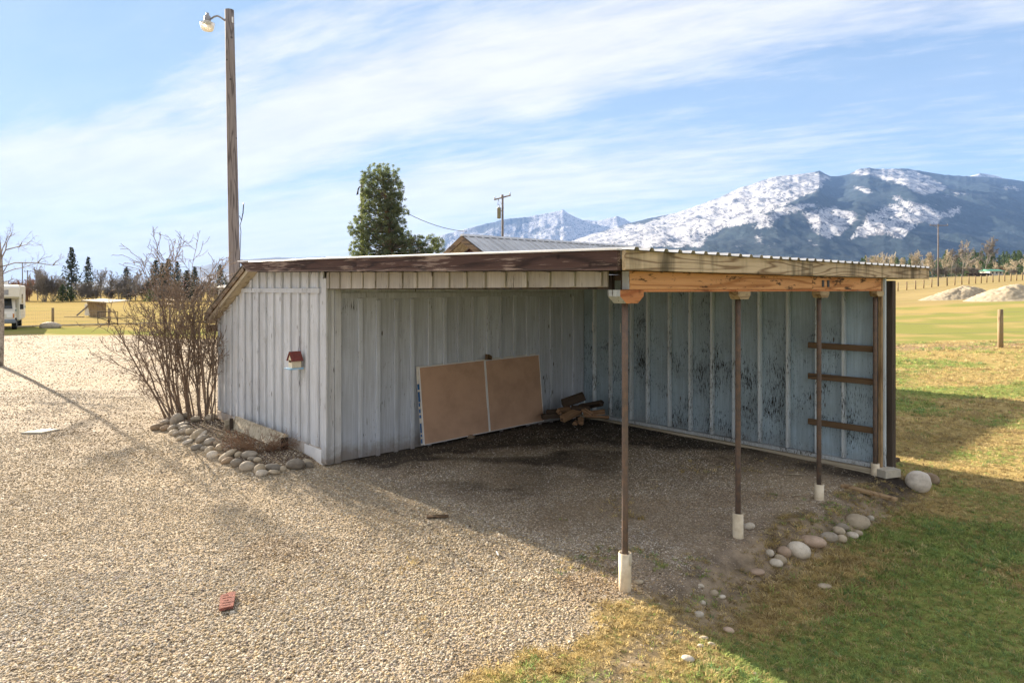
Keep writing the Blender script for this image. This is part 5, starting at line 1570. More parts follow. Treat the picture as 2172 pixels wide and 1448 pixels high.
# ------------------------------------------------------------------ gravel heaps
def heap(px0, px1, pxpk, pypk, base_py, label, dd=0.0):
    q = hit((px0 + px1) / 2, base_py, 40, 200); d = q.y + dd; s_ = d / FPX
    W_ = (px1 - px0) * s_ * 1.12; H = (base_py - pypk) * s_ * 1.02
    nx_, ny_ = 96, 56
    X = np.linspace(-W_ / 2, W_ / 2, nx_); Y = np.linspace(-W_ * 0.38, W_ * 0.38, ny_)
    gx_, gy_ = np.meshgrid(X, Y)
    pkx = (pxpk - (px0 + px1) / 2) * s_
    xr = np.where(gx_ < pkx, (gx_ - pkx) / (W_ / 2 + pkx), (gx_ - pkx) / (W_ / 2 - pkx))
    rad = np.sqrt(xr ** 2 + (gy_ / (W_ * 0.36)) ** 2)
    z = H * (0.5 + 0.5 * np.cos(np.pi * np.clip(rad, 0, 1))) ** 0.62
    z *= 0.72 + 0.48 * fbm(gx_ * 0.9 + px0, gy_ * 0.9, 61, 5, 0.62)
    z += 0.14 * (fbm(gx_ * 4 + px0, gy_ * 4, 63, 3) - 0.5) * (z > 0.05)
    loc = on_ground((px0 + px1) / 2, d)
    zz = gz(gx_.ravel() + loc.x, gy_.ravel() + loc.y) - loc.z
    V = np.stack([gx_.ravel(), gy_.ravel(), z.ravel() + zz - 0.06], 1)
    ii = (np.arange(ny_ - 1)[:, None] * nx_ + np.arange(nx_ - 1)[None, :]).ravel()
    o = link('gravel_heap', np_mesh('gravel_heap', V, np.stack([ii, ii + 1, ii + 1 + nx_, ii + nx_], 1), M['pilesand'], True), None, loc)
    tag(o, label, 'gravel heap', 'gravel heaps in the pasture')
heap(1955, 2100, 2050, 608, 634, 'smaller pale gravel heap nearest the shed in the pasture')
heap(2062, 2250, 2142, 603, 635, 'larger pale gravel heap at the edge of the pasture view', 0.5)

# ------------------------------------------------------------------ trees
def bare_proto(seed, kind):
    r_ = np.random.default_rng(seed)
    cf_ = dict(seg=[7, 6, 5, 4, 3], wig=[0.06, 0.12, 0.18, 0.22, 0.25], up=[0.05, 0.08, 0.06, 0.04, 0.03],
               **{'from': [0.30, 0.2, 0.15, 0.15]}, ang=[(20, 50), (22, 58), (22, 60), (25, 65)], len=[(0.42, 0.68), (0.40, 0.65), (0.4, 0.65), (0.4, 0.7)],
               rr=[0.6, 0.6, 0.65, 0.7], levels=5, rmin=0.0040, kids=[8, 6, 5, 4])
    out = []
    if kind == 'tree':
        grow(out, (0, 0, -0.01), np.array([r_.normal(0, .05), r_.normal(0, .05), 1.0]), 0.80, 0.022, 0, r_, cf_, 0.3)
    elif kind == 'round':
        cf_['kids'] = [9, 6, 5, 4]; cf_['from'] = [0.14, 0.2, 0.15, 0.15]; cf_['len'][0] = (0.55, 0.85)
        grow(out, (0, 0, -0.01), np.array([r_.normal(0, .08), r_.normal(0, .08), 1.0]), 0.62, 0.026, 0, r_, cf_, 0.3)
    else:
        cf_['levels'] = 4; cf_['kids'] = [7, 6, 5]
        for k in range(13):
            a = r_.uniform(0, 6.28); l = r_.uniform(0.1, 0.85)
            d = np.array([math.cos(a) * l, math.sin(a) * l, 0.8]); d /= np.linalg.norm(d)
            grow(out, (math.cos(a) * 0.06, math.sin(a) * 0.06, -0.01), d, r_.uniform(0.6, 0.95), 0.009, 0, r_, cf_, 0.3)
    H = max(p[1][:, 2].max() for p in out)
    out = [(l, p / H, r) for l, p, r in out]
    return [o for o in out if o[0] == 0], [o for o in out if o[0] > 0]
PROTOS = {}
def proto(kind, seed):
    key = (kind, seed)
    if key not in PROTOS:
        a, b_ = bare_proto(seed, kind)
        PROTOS[key] = (tubes_mesh('bare_trunk', a, None, lambda l: 6), tubes_mesh('bare_branches', b_, None, lambda l: 3))
    return PROTOS[key]
def bare_tree(px, top_py, d, kind, seed, mat, label, wide=1.0, group='bare trees', trunkmat=None):
    p = on_ground(px, d); H = top_h(p, top_py)
    nm = 'bare_bush' if kind == 'bush' else 'bare_tree'
    o = thing(nm, label, 'bush' if kind == 'bush' else 'tree', p, rnd.uniform(0, 6.28), group)
    a, b_ = proto(kind, seed)
    for me, n_, mt in ((a, 'stems' if kind == 'bush' else 'trunk', trunkmat or mat), (b_, 'crown', mat)):
        c = link(n_, me, o)
        if not len(me.materials): me.materials.append(None)
        c.material_slots[0].link = 'OBJECT'; c.material_slots[0].material = M[mt]
    o.scale = (H * wide, H * wide, H)
    return o

def conifer_mesh(seed, dense=1.0, droop=0.25, width=0.30, mat='spruce', needle=0.032):
    r_ = np.random.default_rng(seed)
    V = []; F = []; T = []
    nb = int(95 * dense)
    trunk = MB(); trunk.tube([(0, 0, -0.01), (0, 0, 0.5), (0, 0, 0.99)], [0.016, 0.010, 0.002], 6)
    for k in range(nb):
        h = 0.07 + 0.92 * (k / nb) ** 0.92
        L_ = width * (1 - h) ** 0.8 * r_.uniform(0.65, 1.15) + 0.012
        a = k * 2.399 + r_.uniform(-0.3, 0.3)
        ca, sa = math.cos(a), math.sin(a)
        m = int(5 + L_ * 60)
        for j in range(m):
            f = (j + r_.random()) / m
            if f < 0.12: continue
            x = L_ * f
            z = h - droop * L_ * f + 0.18 * L_ * f * f
            c = np.array([ca * x, sa * x, z]) + r_.normal(0, 0.010, 3)
            s_ = needle * (0.6 + 0.6 * r_.random()) * (0.75 + 0.4 * (1 - f))
            u_ = r_.normal(size=3); u_ /= np.linalg.norm(u_); v_ = np.cross(u_, r_.normal(size=3)); v_ /= np.linalg.norm(v_) + 1e-9
            q = len(V); V += [c - u_ * s_, c + u_ * s_ * 0.6 + v_ * s_ * 0.55, c + u_ * s_ * 0.6 - v_ * s_ * 0.55]
            F.append((q, q + 1, q + 2)); t_ = r_.random(); T += [t_] * 3
    me = np_mesh('conifer_crown', np.array(V), np.array(F), M[mat])
    a = me.attributes.new('tone', 'FLOAT', 'POINT'); a.data.foreach_set('value', np.array(T, np.float32))
    return trunk.mesh('conifer_trunk', M['polewood'], True), me
CON = {}
def conifer(px, top_py, d, seed, label, mat='spruce', wide=1.0, dense=1.0, width=0.30, group='conifers', nm='spruce_tree'):
    key = (seed, mat)
    if key not in CON: CON[key] = conifer_mesh(seed, dense, 0.25, width, mat)
    p = on_ground(px, d); H = top_h(p, top_py)
    o = thing(nm, label, 'tree', p, rnd.uniform(0, 6.28), group)
    link('trunk', CON[key][0], o); link('crown', CON[key][1], o)
    o.scale = (H * wide, H * wide, H)
    return o
# the far side of the golden field
conifer(152, 525, 150, 1, 'tallest dark spruce, behind the field shelter', wide=0.95)
conifer(187, 544, 156, 2, 'narrower spruce next to the tallest one behind the field shelter', wide=0.85)
for k, (px, ty, d, wd, lab) in enumerate(((268, 566, 158, 1.2, 'dark spruce seen through the shrub, nearest the field shelter'), (330, 551, 150, 1.3, 'broad dark spruce behind the crown of the shrub'), (345, 556, 165, 1.3, 'dark spruce just beside the broad one behind the shrub'),
                              (357, 549, 150, 1.35, 'tall dark spruce in the middle of the shrub crown'), (376, 553, 162, 1.0, 'slim pointed spruce behind the shrub'), (396, 572, 146, 1.7, 'wide low spruce between the shrub crowns'), (413, 566, 160, 1.2, 'dark spruce behind the smaller shrub crown'), (467, 560, 150, 1.2, 'lone dark spruce between the shrub and the light pole'))):
    conifer(px, ty, d, 1 + k % 3, lab, wide=wd)
conifer(133, 603, 140, 3, 'low green juniper under the tallest spruce', 'fargreen', 2.0, group='junipers', nm='juniper_bush')
conifer(150, 607, 141, 3, 'low green juniper just past the first one by the tall spruce', 'fargreen', 2.2, group='junipers', nm='juniper_bush')
conifer(318, 613, 135, 3, 'dark juniper low behind the shrub stems', 'fargreen', 2.2, group='junipers', nm='juniper_bush')
LT = [(95, 566, 140, 'bush', 31, 'twig', 0.85, 'big round grey bare bush behind the motorhome'), (112, 575, 142, 'bush', 32, 'twig', 0.9, 'grey bare bush overlapping the big round one'),
      (176, 590, 141, 'bush', 33, 'twig', 0.8, 'reddish-grey bare bush under the two spruces'), (214, 566, 152, 'round', 34, 'twig', 0.7, 'bare tree right after the two spruces'), (236, 573, 156, 'round', 35, 'twig', 0.8, 'bare tree above the field shelter roof'),
      (80, 562, 158, 'tree', 36, 'twig', 0.7, 'taller bare tree behind the big round bush'), (254, 580, 150, 'bush', 31, 'twig', 0.8, 'grey bush between the shelter and the shrub'), (288, 572, 156, 'round', 34, 'twig', 0.8, 'bare tree behind the outer shrub branches'),
      (306, 583, 150, 'bush', 32, 'twig', 0.9, 'grey bush behind the middle shrub stems'), (422, 590, 150, 'bush', 33, 'twig', 0.9, 'grey bush behind the smaller shrub crown'), (440, 583, 158, 'round', 35, 'twig', 0.8, 'bare tree close to the light pole'),
      (484, 585, 156, 'round', 34, 'twig', 0.8, 'bare tree behind the foot of the light pole'), (455, 598, 148, 'bush', 31, 'twig_tan', 0.9, 'tan bush by the pale-roofed house'), (60, 585, 150, 'bush', 33, 'twig_red', 0.9, 'rusty red bush behind the motorhome roof'),
      (30, 590, 145, 'bush', 31, 'twig_red', 1.0, 'rusty red bush hidden partly by the motorhome'), (5, 582, 150, 'bush', 32, 'twig_red', 1.0, 'rusty red bush at the frame edge'), (-30, 580, 150, 'bush', 33, 'twig', 1.0, 'grey bush beyond the frame edge'),
      (200, 600, 143, 'bush', 32, 'twig', 1.0, 'low grey bush behind the shelter'), (228, 603, 144, 'bush', 33, 'twig', 1.0, 'low grey bush over the shelter roof end'), (275, 600, 146, 'bush', 31, 'twig', 1.0, 'low grey bush past the shelter roof'), (335, 597, 144, 'bush', 32, 'twig', 1.0, 'low grey bush below the broad spruce'), (365, 600, 142, 'bush', 33, 'twig', 1.0, 'low grey bush by the corral posts'), (395, 606, 170, 'bush', 31, 'twig', 1.0, 'low grey bush near the pale house with the flag'), (130, 585, 150, 'round', 35, 'twig', 0.9, 'bare tree between big bush and tall spruce'), (52, 600, 142, 'bush', 32, 'twig_red', 0.9, 'low rusty bush at the two thin poles')]
for px, ty, d, kd, sd, mt, wd, lab in LT:
    bare_tree(px, ty, d, kd, sd, mt, lab, wd, 'bare trees and bushes past the golden field')
# the cottonwoods before the mountain
RT = [(1838, 540, 255, 'round', 41, 0.8, 'tan bare tree rising just over the roof end'), (1858, 533, 250, 'round', 42, 0.8, 'second tan bare tree over the roof end'), (1876, 536, 262, 'round', 43, 0.8, 'tan bare tree over the last ribs of the roof'), (1898, 534, 250, 'round', 41, 0.7, 'tan bare tree past the roof corner'),
      (1920, 545, 270, 'round', 44, 0.8, 'small tan tree between the roof corner and the bigger crown'), (1938, 528, 245, 'round', 42, 0.85, 'full tan tree standing before the tall utility pole'), (1962, 546, 262, 'round', 43, 0.8, 'tan tree just before the tall utility pole'), (1978, 533, 252, 'round', 44, 0.8, 'tan tree behind the tall utility pole'),
      (2004, 528, 246, 'round', 41, 0.75, 'tan tree right past the tall utility pole'), (2018, 526, 258, 'tree', 45, 0.8, 'slim tan tree past the utility pole'), (2041, 508, 240, 'tree', 46, 0.85, 'tall grey cottonwood nearer the utility pole'), (2058, 545, 250, 'round', 42, 0.8, 'low tan tree between the two tall cottonwoods'),
      (2074, 548, 256, 'round', 44, 0.8, 'low tan tree by the tallest cottonwood'), (2088, 500, 240, 'tree', 47, 0.8, 'tallest grey cottonwood by the green-roofed building'), (2108, 552, 262, 'round', 41, 0.9, 'tan tree behind the green-roofed building'), (2132, 556, 262, 'round', 43, 0.9, 'tan tree past the green-roofed building'),
      (2152, 548, 250, 'round', 42, 0.9, 'tan tree near the frame edge'), (2170, 532, 235, 'round', 44, 0.95, 'big tan tree cut by the frame edge'), (1950, 556, 240, 'bush', 33, 1.1, 'low grey thicket before the utility pole'), (1996, 560, 240, 'bush', 32, 1.2, 'low grey thicket at the utility pole'), (2026, 560, 242, 'bush', 31, 1.2, 'low grey thicket under the nearer cottonwood'), (2064, 564, 242, 'bush', 33, 1.2, 'low grey thicket under the two cottonwoods'), (1916, 560, 240, 'bush', 31, 1.2, 'low grey thicket at the roof corner'), (2150, 568, 225, 'bush', 32, 1.2, 'dark thicket past the green-roofed building'), (2198, 540, 240, 'round', 41, 0.9, 'tan tree beyond the frame edge')]
for px, ty, d, kd, sd, wd, lab in RT:
    bare_tree(px, ty, d, kd, sd, 'twig' if kd in ('bush', 'tree') else 'twig_tan', lab, wd, 'bare cottonwoods before the mountain', 'twig')
bare_tree(2116, 565, 232, 'bush', 33, 'twig_red', 'reddish brown bush behind the green-roofed building', 1.2, 'bare cottonwoods before the mountain')
bare_tree(2095, 568, 232, 'bush', 31, 'twig_red', 'small reddish bush beside the green-roofed building', 1.2, 'bare cottonwoods before the mountain')
crng = random.Random(3)
names = ['beyond the roof corner', 'behind the utility pole', 'between the cottonwoods', 'behind the green-roofed building', 'near the frame edge']
for k in range(46):
    px = 1830 + k * 8.2 + crng.uniform(-3, 3); d = crng.uniform(300, 420)
    ty = 551 - 22 * (1 if px > 2000 else 0.35) * crng.uniform(0.55, 1.0) + crng.uniform(-3, 3)
    if 2040 > px > 1985 and crng.random() < 0.3: continue
    zone = names[0] if px < 1960 else names[1] if px < 2030 else names[2] if px < 2092 else names[3] if px < 2140 else names[4]
    conifer(px, ty, d, 4 + k % 3, 'green pine in the dense far row ' + zone, 'fargreen', crng.uniform(0.95, 1.4), 0.8, 0.30, 'far green pines ' + zone, 'far_pine')

# ------------------------------------------------------------------ far buildings
def far_house(px0, px1, py0, py1, d, wall, roof, label, roof_py=None, deep=5.0):
    p = on_ground((px0 + px1) / 2, d); s_ = d / FPX
    o = thing('far_house', label, 'house', p)
    W_ = (px1 - px0) * s_; H1 = top_h(p, py0); H0 = top_h(p, roof_py or py0 + (py1 - py0) * 0.5)
    H0 = max(H0, 1.2)
    mb = MB(); mb.box((-W_ / 2, 0, -0.3), (W_ / 2, deep, H0)); mb.build('wall', M[wall], o)
    mb = MB(); mb.prism([(-0.4, H0), (deep + 0.4, H0), (deep / 2, H1)], -W_ / 2 - 0.4, W_ / 2 + 0.4, 0); mb.build('roof', M[roof], o)
    for k in range(3):
        mb = MB(); x = -W_ * 0.3 + k * W_ * 0.3; mb.box((x - 0.3, -0.03, H0 * 0.4), (x + 0.3, -0.005, H0 * 0.8)); mb.build('window', M['rvglass'], o)
    return o
far_house(2100, 2128, 570.5, 579, 228, 'farwhite', 'greenroof', 'small building with a green roof among the bare trees')
far_house(463, 500, 603.5, 616, 145, 'farwhite', 'farwhite', 'pale-roofed house between the shrub and the light pole')
far_house(380, 404, 608, 618, 150, 'farwhite', 'farwhite', 'pale house behind the shrub with a flag in front')
p = on_ground(389, 148); fl = thing('flagpole', 'thin flagpole with a pinkish flag by the pale house', 'flagpole', p)
H = top_h(p, 590)
mb = MB(); mb.tube([(0, 0, 0), (0, 0, H)], 0.05, 6); mb.build('pole', M['whitepaint'], fl)
mb = MB(); mb.box((0.05, -0.02, H - 2.0), (0.55, 0.02, H - 0.1)); M['flag'] = plain('flag cloth', (0.55, 0.20, 0.22), 0.8, 0, 0.1, 2, bump=0); mb.build('flag', M['flag'], fl)
p = on_ground(2075, 222); bp_ = thing('log_heap', 'dark heap of old logs in the field before the bare trees', 'log heap', p)
for k in range(16):
    mb = MB(); x = rnd.uniform(-2.6, 2.6); z_ = rnd.uniform(0.2, 1.0); a = rnd.uniform(-0.5, 0.5); L_ = rnd.uniform(1.2, 2.2)
    mb.tube([(x - L_, rnd.uniform(-1, 1), z_ - a * 0.5), (x + L_, rnd.uniform(-1, 1), z_ + a * 0.5)], rnd.uniform(0.12, 0.25), 6); mb.build('log', M['logs_dark'], bp_)

# ------------------------------------------------------------------ the pine behind the shed
pr = np.random.default_rng(77)
pt = thing('pine_tree', 'dense flat-topped pine with clumped needles standing behind the shed roof', 'tree')
dPn = 42.0
pb_ = on_ground(826, dPn); pt.location = pb_
s_ = dPn / FPX
def prel(px, py, dd=0.0): return np.array([(px - 826) * s_, dd, top_h(pb_, py)])
its = [(0, np.array([prel(828, 640), prel(828, 560), prel(826, 520), prel(822, 470), prel(818, 420), prel(812, 370)]), np.array([0.30, 0.27, 0.24, 0.18, 0.11, 0.04]))]
link('trunk', tubes_mesh('pine_trunk', its, plain('pine bark', (0.19, 0.115, 0.07), 0.95, 0, 0.3, 3.0, col2=(0.09, 0.06, 0.045)), lambda l: 10), pt)
# lobes of the crown: px, py, rx, ry (photograph px), depth radius (px)
lobes = [(812, 368, 36, 22, 32), (800, 392, 38, 26, 34), (826, 395, 30, 26, 32), (838, 425, 24, 30, 30), (806, 425, 42, 30, 38), (778, 400, 14, 46, 22), (775, 450, 14, 40, 24),
         (812, 458, 46, 30, 42), (846, 450, 24, 18, 26), (835, 482, 32, 28, 36), (800, 490, 42, 26, 42), (758, 484, 20, 26, 26), (772, 510, 18, 34, 26), (850, 505, 30, 26, 36), (815, 515, 44, 24, 44),
         (870, 520, 34, 26, 36), (905, 522, 26, 26, 30), (928, 522, 16, 20, 22), (895, 548, 40, 18, 40), (840, 545, 50, 20, 50), (762, 532, 26, 24, 30), (790, 548, 46, 20, 46), (815, 575, 80, 26, 70)]
V = []; F = []; T = []; brs = []
trunk_pts = its[0][1]
for (lx, ly, rx, ry, rd) in lobes:
    vol = rx * ry * rd
    ncl = int(22 + vol / 480)
    for k in range(ncl):
        u_ = pr.normal(size=3); u_ /= np.linalg.norm(u_); rr = pr.random() ** 0.40
        c = prel(lx + u_[0] * rr * rx, ly + u_[2] * rr * ry, u_[1] * rr * rd * s_)
        if pr.random() < 0.14:
            i = int(np.clip((c[2] - 0.3) / trunk_pts[-1][2] * 6, 0, 5)); b0 = trunk_pts[min(i, 5)].copy(); b0[2] = min(c[2] - 0.2, trunk_pts[-1][2] - 0.3)
            b0[0] = np.interp(b0[2], trunk_pts[:, 2], trunk_pts[:, 0]); mid = (b0 + c) / 2 + np.array([0, 0, -0.15])
            brs.append((0, np.array([b0, mid, c]), np.array([0.06, 0.035, 0.012])))
        r_c = pr.uniform(0.10, 0.19); tone = np.clip(pr.normal(0.42, 0.2), 0, 1)
        m = 46
        U = pr.normal(size=(m, 3)); U[:, 2] += 0.35; U /= np.linalg.norm(U, axis=1, keepdims=True)
        base = c + U * 0.03; tip = c + U * r_c * pr.uniform(0.7, 1.2, (m, 1))
        W_ = np.cross(U, pr.normal(size=(m, 3))); W_ /= np.linalg.norm(W_, axis=1, keepdims=True)
        q = len(V) and sum(len(a) for a in V)
        A_ = np.stack([base - W_ * 0.008, base + W_ * 0.008, tip + W_ * 0.011, tip - W_ * 0.011], 1).reshape(-1, 3)
        q = sum(len(a) for a in V[-1:]) * 0 + (F[-1].max() + 1 if F else 0)
        V.append(A_); F.append(np.arange(m * 4).reshape(m, 4) + q)
        T.append(np.repeat(np.clip(tone + pr.normal(0, 0.12, m), 0, 1), 4))
pm = np_mesh('pine_crown', np.concatenate(V), np.concatenate(F), M['pine'])
a = pm.attributes.new('tone', 'FLOAT', 'POINT'); a.data.foreach_set('value', np.concatenate(T).astype(np.float32))
link('crown', pm, pt)
link('branches', tubes_mesh('pine_branches', brs, M['twig'], lambda l: 5), pt)
print('pine quads', len(pm.polygons))

# ------------------------------------------------------------------ mountains
def raster(polys, nx_, ny_, x0, x1, y0, y1, blur=2):
    gx_, gy_ = np.meshgrid(np.linspace(x0, x1, nx_), np.linspace(y0, y1, ny_))
    m = np.zeros((ny_, nx_))
    for P_, wgt in polys:
        ins = np.zeros_like(m, bool); n = len(P_)
        for i in range(n):
            xa, ya = P_[i]; xb, yb = P_[(i + 1) % n]
            cond = ((ya > gy_) != (yb > gy_)) & (gx_ < (xb - xa) * (gy_ - ya) / (yb - ya + 1e-12) + xa)
            ins ^= cond
        m = np.maximum(m, ins * wgt)
    for _ in range(blur):
        q = np.pad(m, 2, mode='edge')
        m = sum(q[2 + a:2 + a + ny_, 2:2 + nx_] for a in (-2, -1, 0, 1, 2)) / 5
        q = np.pad(m, 2, mode='edge')
        m = sum(q[2:2 + ny_, 2 + a:2 + a + nx_] for a in (-2, -1, 0, 1, 2)) / 5
    return m
def sample(m, px, py, x0, x1, y0, y1):
    ny_, nx_ = m.shape
    i = np.clip((px - x0) / (x1 - x0) * (nx_ - 1), 0, nx_ - 1).astype(int); j = np.clip((py - y0) / (y1 - y0) * (ny_ - 1), 0, ny_ - 1).astype(int)
    return m[j, i]
def mountain_mat(name, forest):
    m, g, b = new_mat(name, 0.95, 0.1)
    sn = g.attr('snow').outputs['Fac']
    pos = g.n('ShaderNodeNewGeometry').outputs['Position']
    f1 = g.noise(g.scale(pos, (0.050, 0.009, 0.030)), 1.0, 4, 0.75)
    f2 = g.noise(g.scale(pos, (0.012, 0.012, 0.008)), 1.0, 4, 0.6)
    th = g.math('ADD', sn, g.math('MULTIPLY', g.math('SUBTRACT', f1, 0.5), 2.0))
    k = g.ramp(th, 0.37, 0.62)
    fc = g.mix(g.ramp(f1, 0.3, 0.7), tuple(x * 0.6 for x in forest), tuple(x * 1.5 for x in forest))
    fc = g.mix(g.ramp(f2, 0.55, 0.75, 0, 0.20), fc, (0.07, 0.065, 0.06))
    sc_ = g.mix(g.ramp(g.math('SUBTRACT', f1, g.math('MULTIPLY', g.math('SUBTRACT', f2, 0.5), -0.5)), 0.50, 0.60, 0, 0.85), (0.37, 0.37, 0.385), (0.06, 0.06, 0.07))
    g.put(b.inputs['Base Color'], g.mix(k, fc, sc_))
    g.put(b.inputs['Normal'], g.bump(g.noise(g.scale(pos, (0.006, 0.006, 0.006)), 1.0, 8, 0.6), 0.8, 40.0))
    return m
def mountain(name, skyline, px0, px1, ncol, nrow, Yc, Y0, snowf, mat, rough=1.0, seed=0, powr=1.08):
    sk = np.array(skyline, float)
    pxs = np.linspace(px0, px1, ncol)
    prof = np.interp(pxs, sk[:, 0], sk[:, 1])
    prof = prof + (fbm(pxs * 0.16, pxs * 0 + seed, seed + 5, 4) - 0.5) * 2.2 * rough
    k = np.concatenate([np.linspace(0, 1, nrow) , 1 + np.linspace(0.04, 0.5, 8)])
    K, PX = np.meshgrid(k, pxs, indexing='ij')
    PR = np.broadcast_to(prof, K.shape)
    Y = Y0 + (Yc - Y0) * K
    X = (PX - 1086) / FPX * Y
    Hc = (HOR - PR) / FPX * Yc
    base = np.where(K <= 1, np.maximum(K, 0) ** powr, 1 - (K - 1) * 0.9)
    wx = X / 900.0 + 0.35 * (fbm(X / 700, Y / 700, seed + 31, 3) - 0.5); wy = Y / 1700.0
    rid = 1 - np.abs(2 * fbm(wx, wy, seed + 11, 5) - 1)
    amp = np.clip(4 * K * (1 - K), 0, 1) * 0.24
    fine = (fbm(X / 130 + 0.25 * fbm(X / 400, Y / 500, seed + 41, 2), Y / 520, seed + 13, 4) - 0.5)
    Z = Hc * (base + amp * (rid - 0.72) + np.clip(4 * K * (1 - K), 0, 1) * 0.075 * fine)
    Z = CAMH + np.maximum(Z, 0) + 5 * (K < 0.02) - 10 * (K <= 0)
    PY = HOR - (Z - CAMH) / Y * FPX
    sn = snowf(PX.ravel(), PY.ravel(), X.ravel(), Y.ravel(), rid.ravel(), PR.ravel())
    V = np.stack([X.ravel(), Y.ravel(), Z.ravel()], 1)
    nr, nc = K.shape
    ii = (np.arange(nr - 1)[:, None] * nc + np.arange(nc - 1)[None, :]).ravel()
    me = np_mesh(name, V, np.stack([ii, ii + 1, ii + 1 + nc, ii + nc], 1), mat, True)
    a = me.attributes.new('snow', 'FLOAT', 'POINT'); a.data.foreach_set('value', sn.astype(np.float32))
    return tag(link(name, me), kind='structure')
zc = lambda P_: [(1520 + x / 3.331, 330 + y / 3.331) for x, y in P_]
SNOW = [(zc([(-1300, 640), (-1000, 560), (-700, 500), (-480, 465), (-200, 330), (0, 285), (150, 225), (400, 140), (560, 128), (700, 110), (805, 148), (720, 240), (600, 290), (480, 345), (380, 400), (260, 462), (100, 505), (0, 525), (-120, 640), (-700, 660)]), 0.86),
        (zc([(290, 450), (500, 350), (720, 320), (745, 350), (560, 400), (430, 440), (380, 520), (250, 520)]), 0.72), (zc([(610, 400), (830, 352), (1000, 410), (940, 500), (820, 592), (700, 545), (620, 465)]), 0.78),
        (zc([(915, 605), (1000, 500), (1070, 400), (1200, 345), (1450, 345), (1592, 390), (1592, 482), (1450, 482), (1360, 522), (1300, 595), (1180, 560), (1080, 565)]), 0.78),
        (zc([(930, 135), (1000, 90), (1330, 86), (1450, 125), (1640, 215), (1560, 262), (1420, 272), (1340, 222), (1200, 168), (1050, 145)]), 0.92),
        (zc([(950, 200), (1080, 235), (1110, 268), (1060, 272), (960, 240)]), 0.9), (zc([(1220, 285), (1280, 288), (1435, 352), (1350, 347), (1240, 312)]), 0.9),
        (zc([(1590, 390), (1720, 346), (1742, 390), (1660, 432), (1600, 442)]), 0.72), (zc([(110, 640), (160, 615), (170, 650), (130, 655)]), 0.75), (zc([(240, 560), (320, 540), (360, 600), (280, 640), (250, 600)]), 0.52),
        (zc([(640, 590), (680, 590), (745, 645), (680, 640)]), 0.75), (zc([(395, 520), (430, 510), (430, 560), (400, 560)]), 0.62), (zc([(350, 650), (420, 590), (520, 565), (430, 620), (370, 670)]), 0.6), (zc([(1990, 220), (2100, 200), (2172, 230), (2140, 245), (2040, 240)]), 0.55),
        (zc([(1590, 275), (1660, 255), (1780, 250), (1740, 285), (1620, 300)]), 0.56), (zc([(1900, 430), (2020, 445), (2010, 470), (1920, 455)]), 0.5), (zc([(1400, 320), (1600, 330), (1580, 350), (1430, 345)]), 0.5), (zc([(2000, 540), (2300, 570), (2300, 590), (2050, 560)]), 0.48), (zc([(990, 625), (1060, 630), (1060, 650), (1000, 650)]), 0.5)]
RX = (1100, 2900, 330, 640)
SM = raster(SNOW, 900, 310, *RX, blur=6)
def snow_main(px, py, x, y, rid, pr_):
    m = sample(SM, px + (fbm(px * 0.05, py * 0.05, 7, 3) - 0.5) * 14, py + (fbm(px * 0.05, py * 0.05, 8, 3) - 0.5) * 10, *RX)
    base = 0.16 + 0.22 * (fbm(px * 0.09, py * 0.16, 9, 4) - 0.5)
    streak = (fbm(px * 0.10 + py * 0.05, py * 0.32 - px * 0.06, 19, 4) - 0.5)
    gul = rid - 0.72
    m = np.maximum(base - 0.05, m * 0.90 + m * 1.5 * streak + m * 0.45 * gul)
    return m
main_sky = [(1120, 560), (1180, 522), (1260, 495), (1338, 473), (1386, 461), (1432, 452), (1477, 437), (1526, 419), (1565, 400), (1607, 387), (1640, 375), (1688, 370.5), (1724, 366), (1739, 362), (1760, 373.5), (1775, 374), (1802, 369), (1820, 359),
            (1841, 356), (1865, 358.5), (1919, 357.6), (1955, 363), (2000, 370.5), (2054, 374), (2108, 377), (2150, 381), (2172, 385), (2300, 410), (2500, 432), (2700, 470), (2900, 540)]
mountain('mountain', main_sky, 1120, 2900, 640, 190, 7000, 2600, snow_main, mountain_mat('forested mountain', (0.016, 0.026, 0.028)), 1.0, 3)
mid_sky = [(700, 600), (860, 540), (936, 499), (976, 489), (1022, 477), (1070, 465), (1113, 461), (1152, 454), (1195, 445), (1204, 452), (1222, 461), (1234, 466), (1265, 469), (1292, 463), (1310, 458), (1322, 463), (1338, 472), (1400, 500), (1500, 560), (1560, 600)]
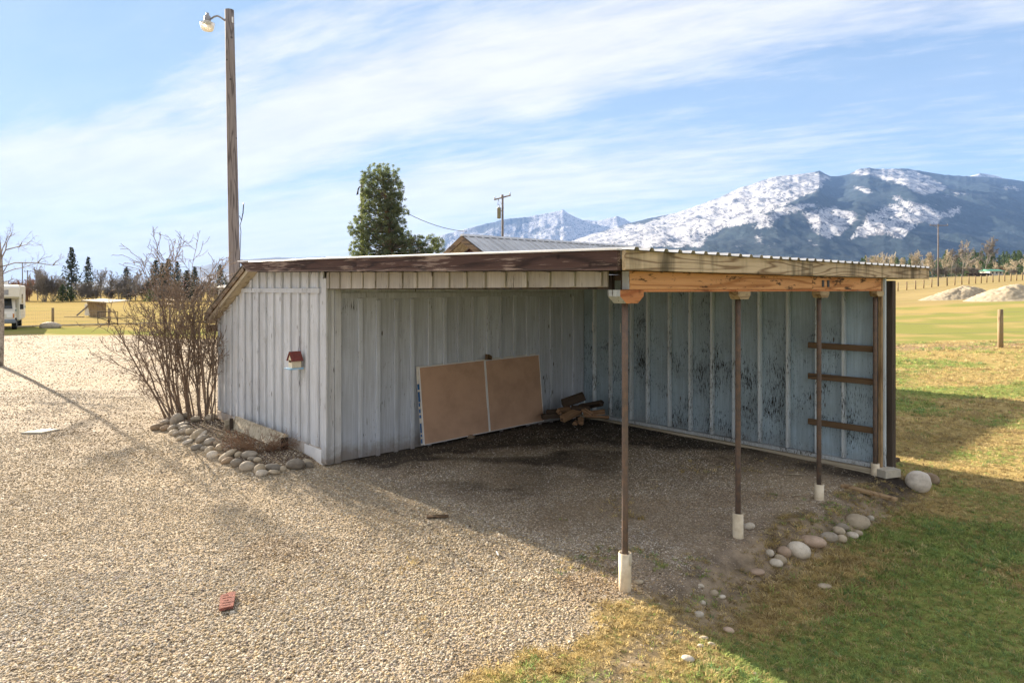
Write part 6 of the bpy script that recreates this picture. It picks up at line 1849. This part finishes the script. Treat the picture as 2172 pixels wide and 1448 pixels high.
def snow_mid(px, py, x, y, rid, pr_):
    s = 0.70 + 0.75 * (rid - 0.72) + 0.9 * (fbm(px * 0.07 + py * 0.05, py * 0.06 - px * 0.05, 29, 4) - 0.5)
    dark = np.exp(-((py - pr_ - 6) / 7.0) ** 2) * sst(px, 985, 1030) * sst(-px, -1160, -1100)
    return s - 0.55 * dark
mountain('mountain', mid_sky, 700, 1560, 420, 130, 10500, 7600, snow_mid, mountain_mat('rocky snow mountain', (0.035, 0.045, 0.05)), 1.2, 8, 1.0)
back_sky = [(2000, 400), (2054, 375), (2078, 367.5), (2092, 369), (2108, 372), (2130, 379), (2200, 395)]
mountain('mountain', back_sky, 2000, 2200, 90, 30, 9500, 8200, lambda px, py, x, y, rid, pr_: 0.8 + 0.4 * (rid - 0.7), mountain_mat('bare snow summit', (0.05, 0.05, 0.05)), 0.8, 12)
left_sky = [(-400, 606), (0, 600), (200, 596), (330, 590), (400, 575), (443, 561), (486, 554), (512, 551), (586, 545.5), (636, 547), (686, 544.5), (705, 548), (760, 556), (850, 575), (950, 600), (1000, 606)]
mountain('distant_hill', left_sky, -400, 1000, 300, 50, 9000, 5500, lambda px, py, x, y, rid, pr_: 0.18 + 0.9 * (fbm(px * 0.08, py * 0.2, 39, 4) - 0.5) + 0.30 * sst(py - pr_, 14, 30), mountain_mat('forested hill', (0.035, 0.045, 0.05)), 0.6, 15)

# ------------------------------------------------------------------ haze
hm = bpy.data.materials.new('air haze'); hm.use_nodes = True
nt = hm.node_tree; nt.nodes.clear()
ho = nt.nodes.new('ShaderNodeOutputMaterial'); hv = nt.nodes.new('ShaderNodeVolumePrincipled')
hv.inputs['Color'].default_value = (0.28, 0.50, 1.0, 1)
hv.inputs['Density'].default_value = 4.2e-5
hv.inputs['Anisotropy'].default_value = 0.0
nt.links.new(hv.outputs[0], ho.inputs['Volume'])
mb = MB(); mb.box((-9500, -420, -12), (13500, 12600, 1420))
hz = mb.build('haze', hm); tag(hz, kind='stuff')
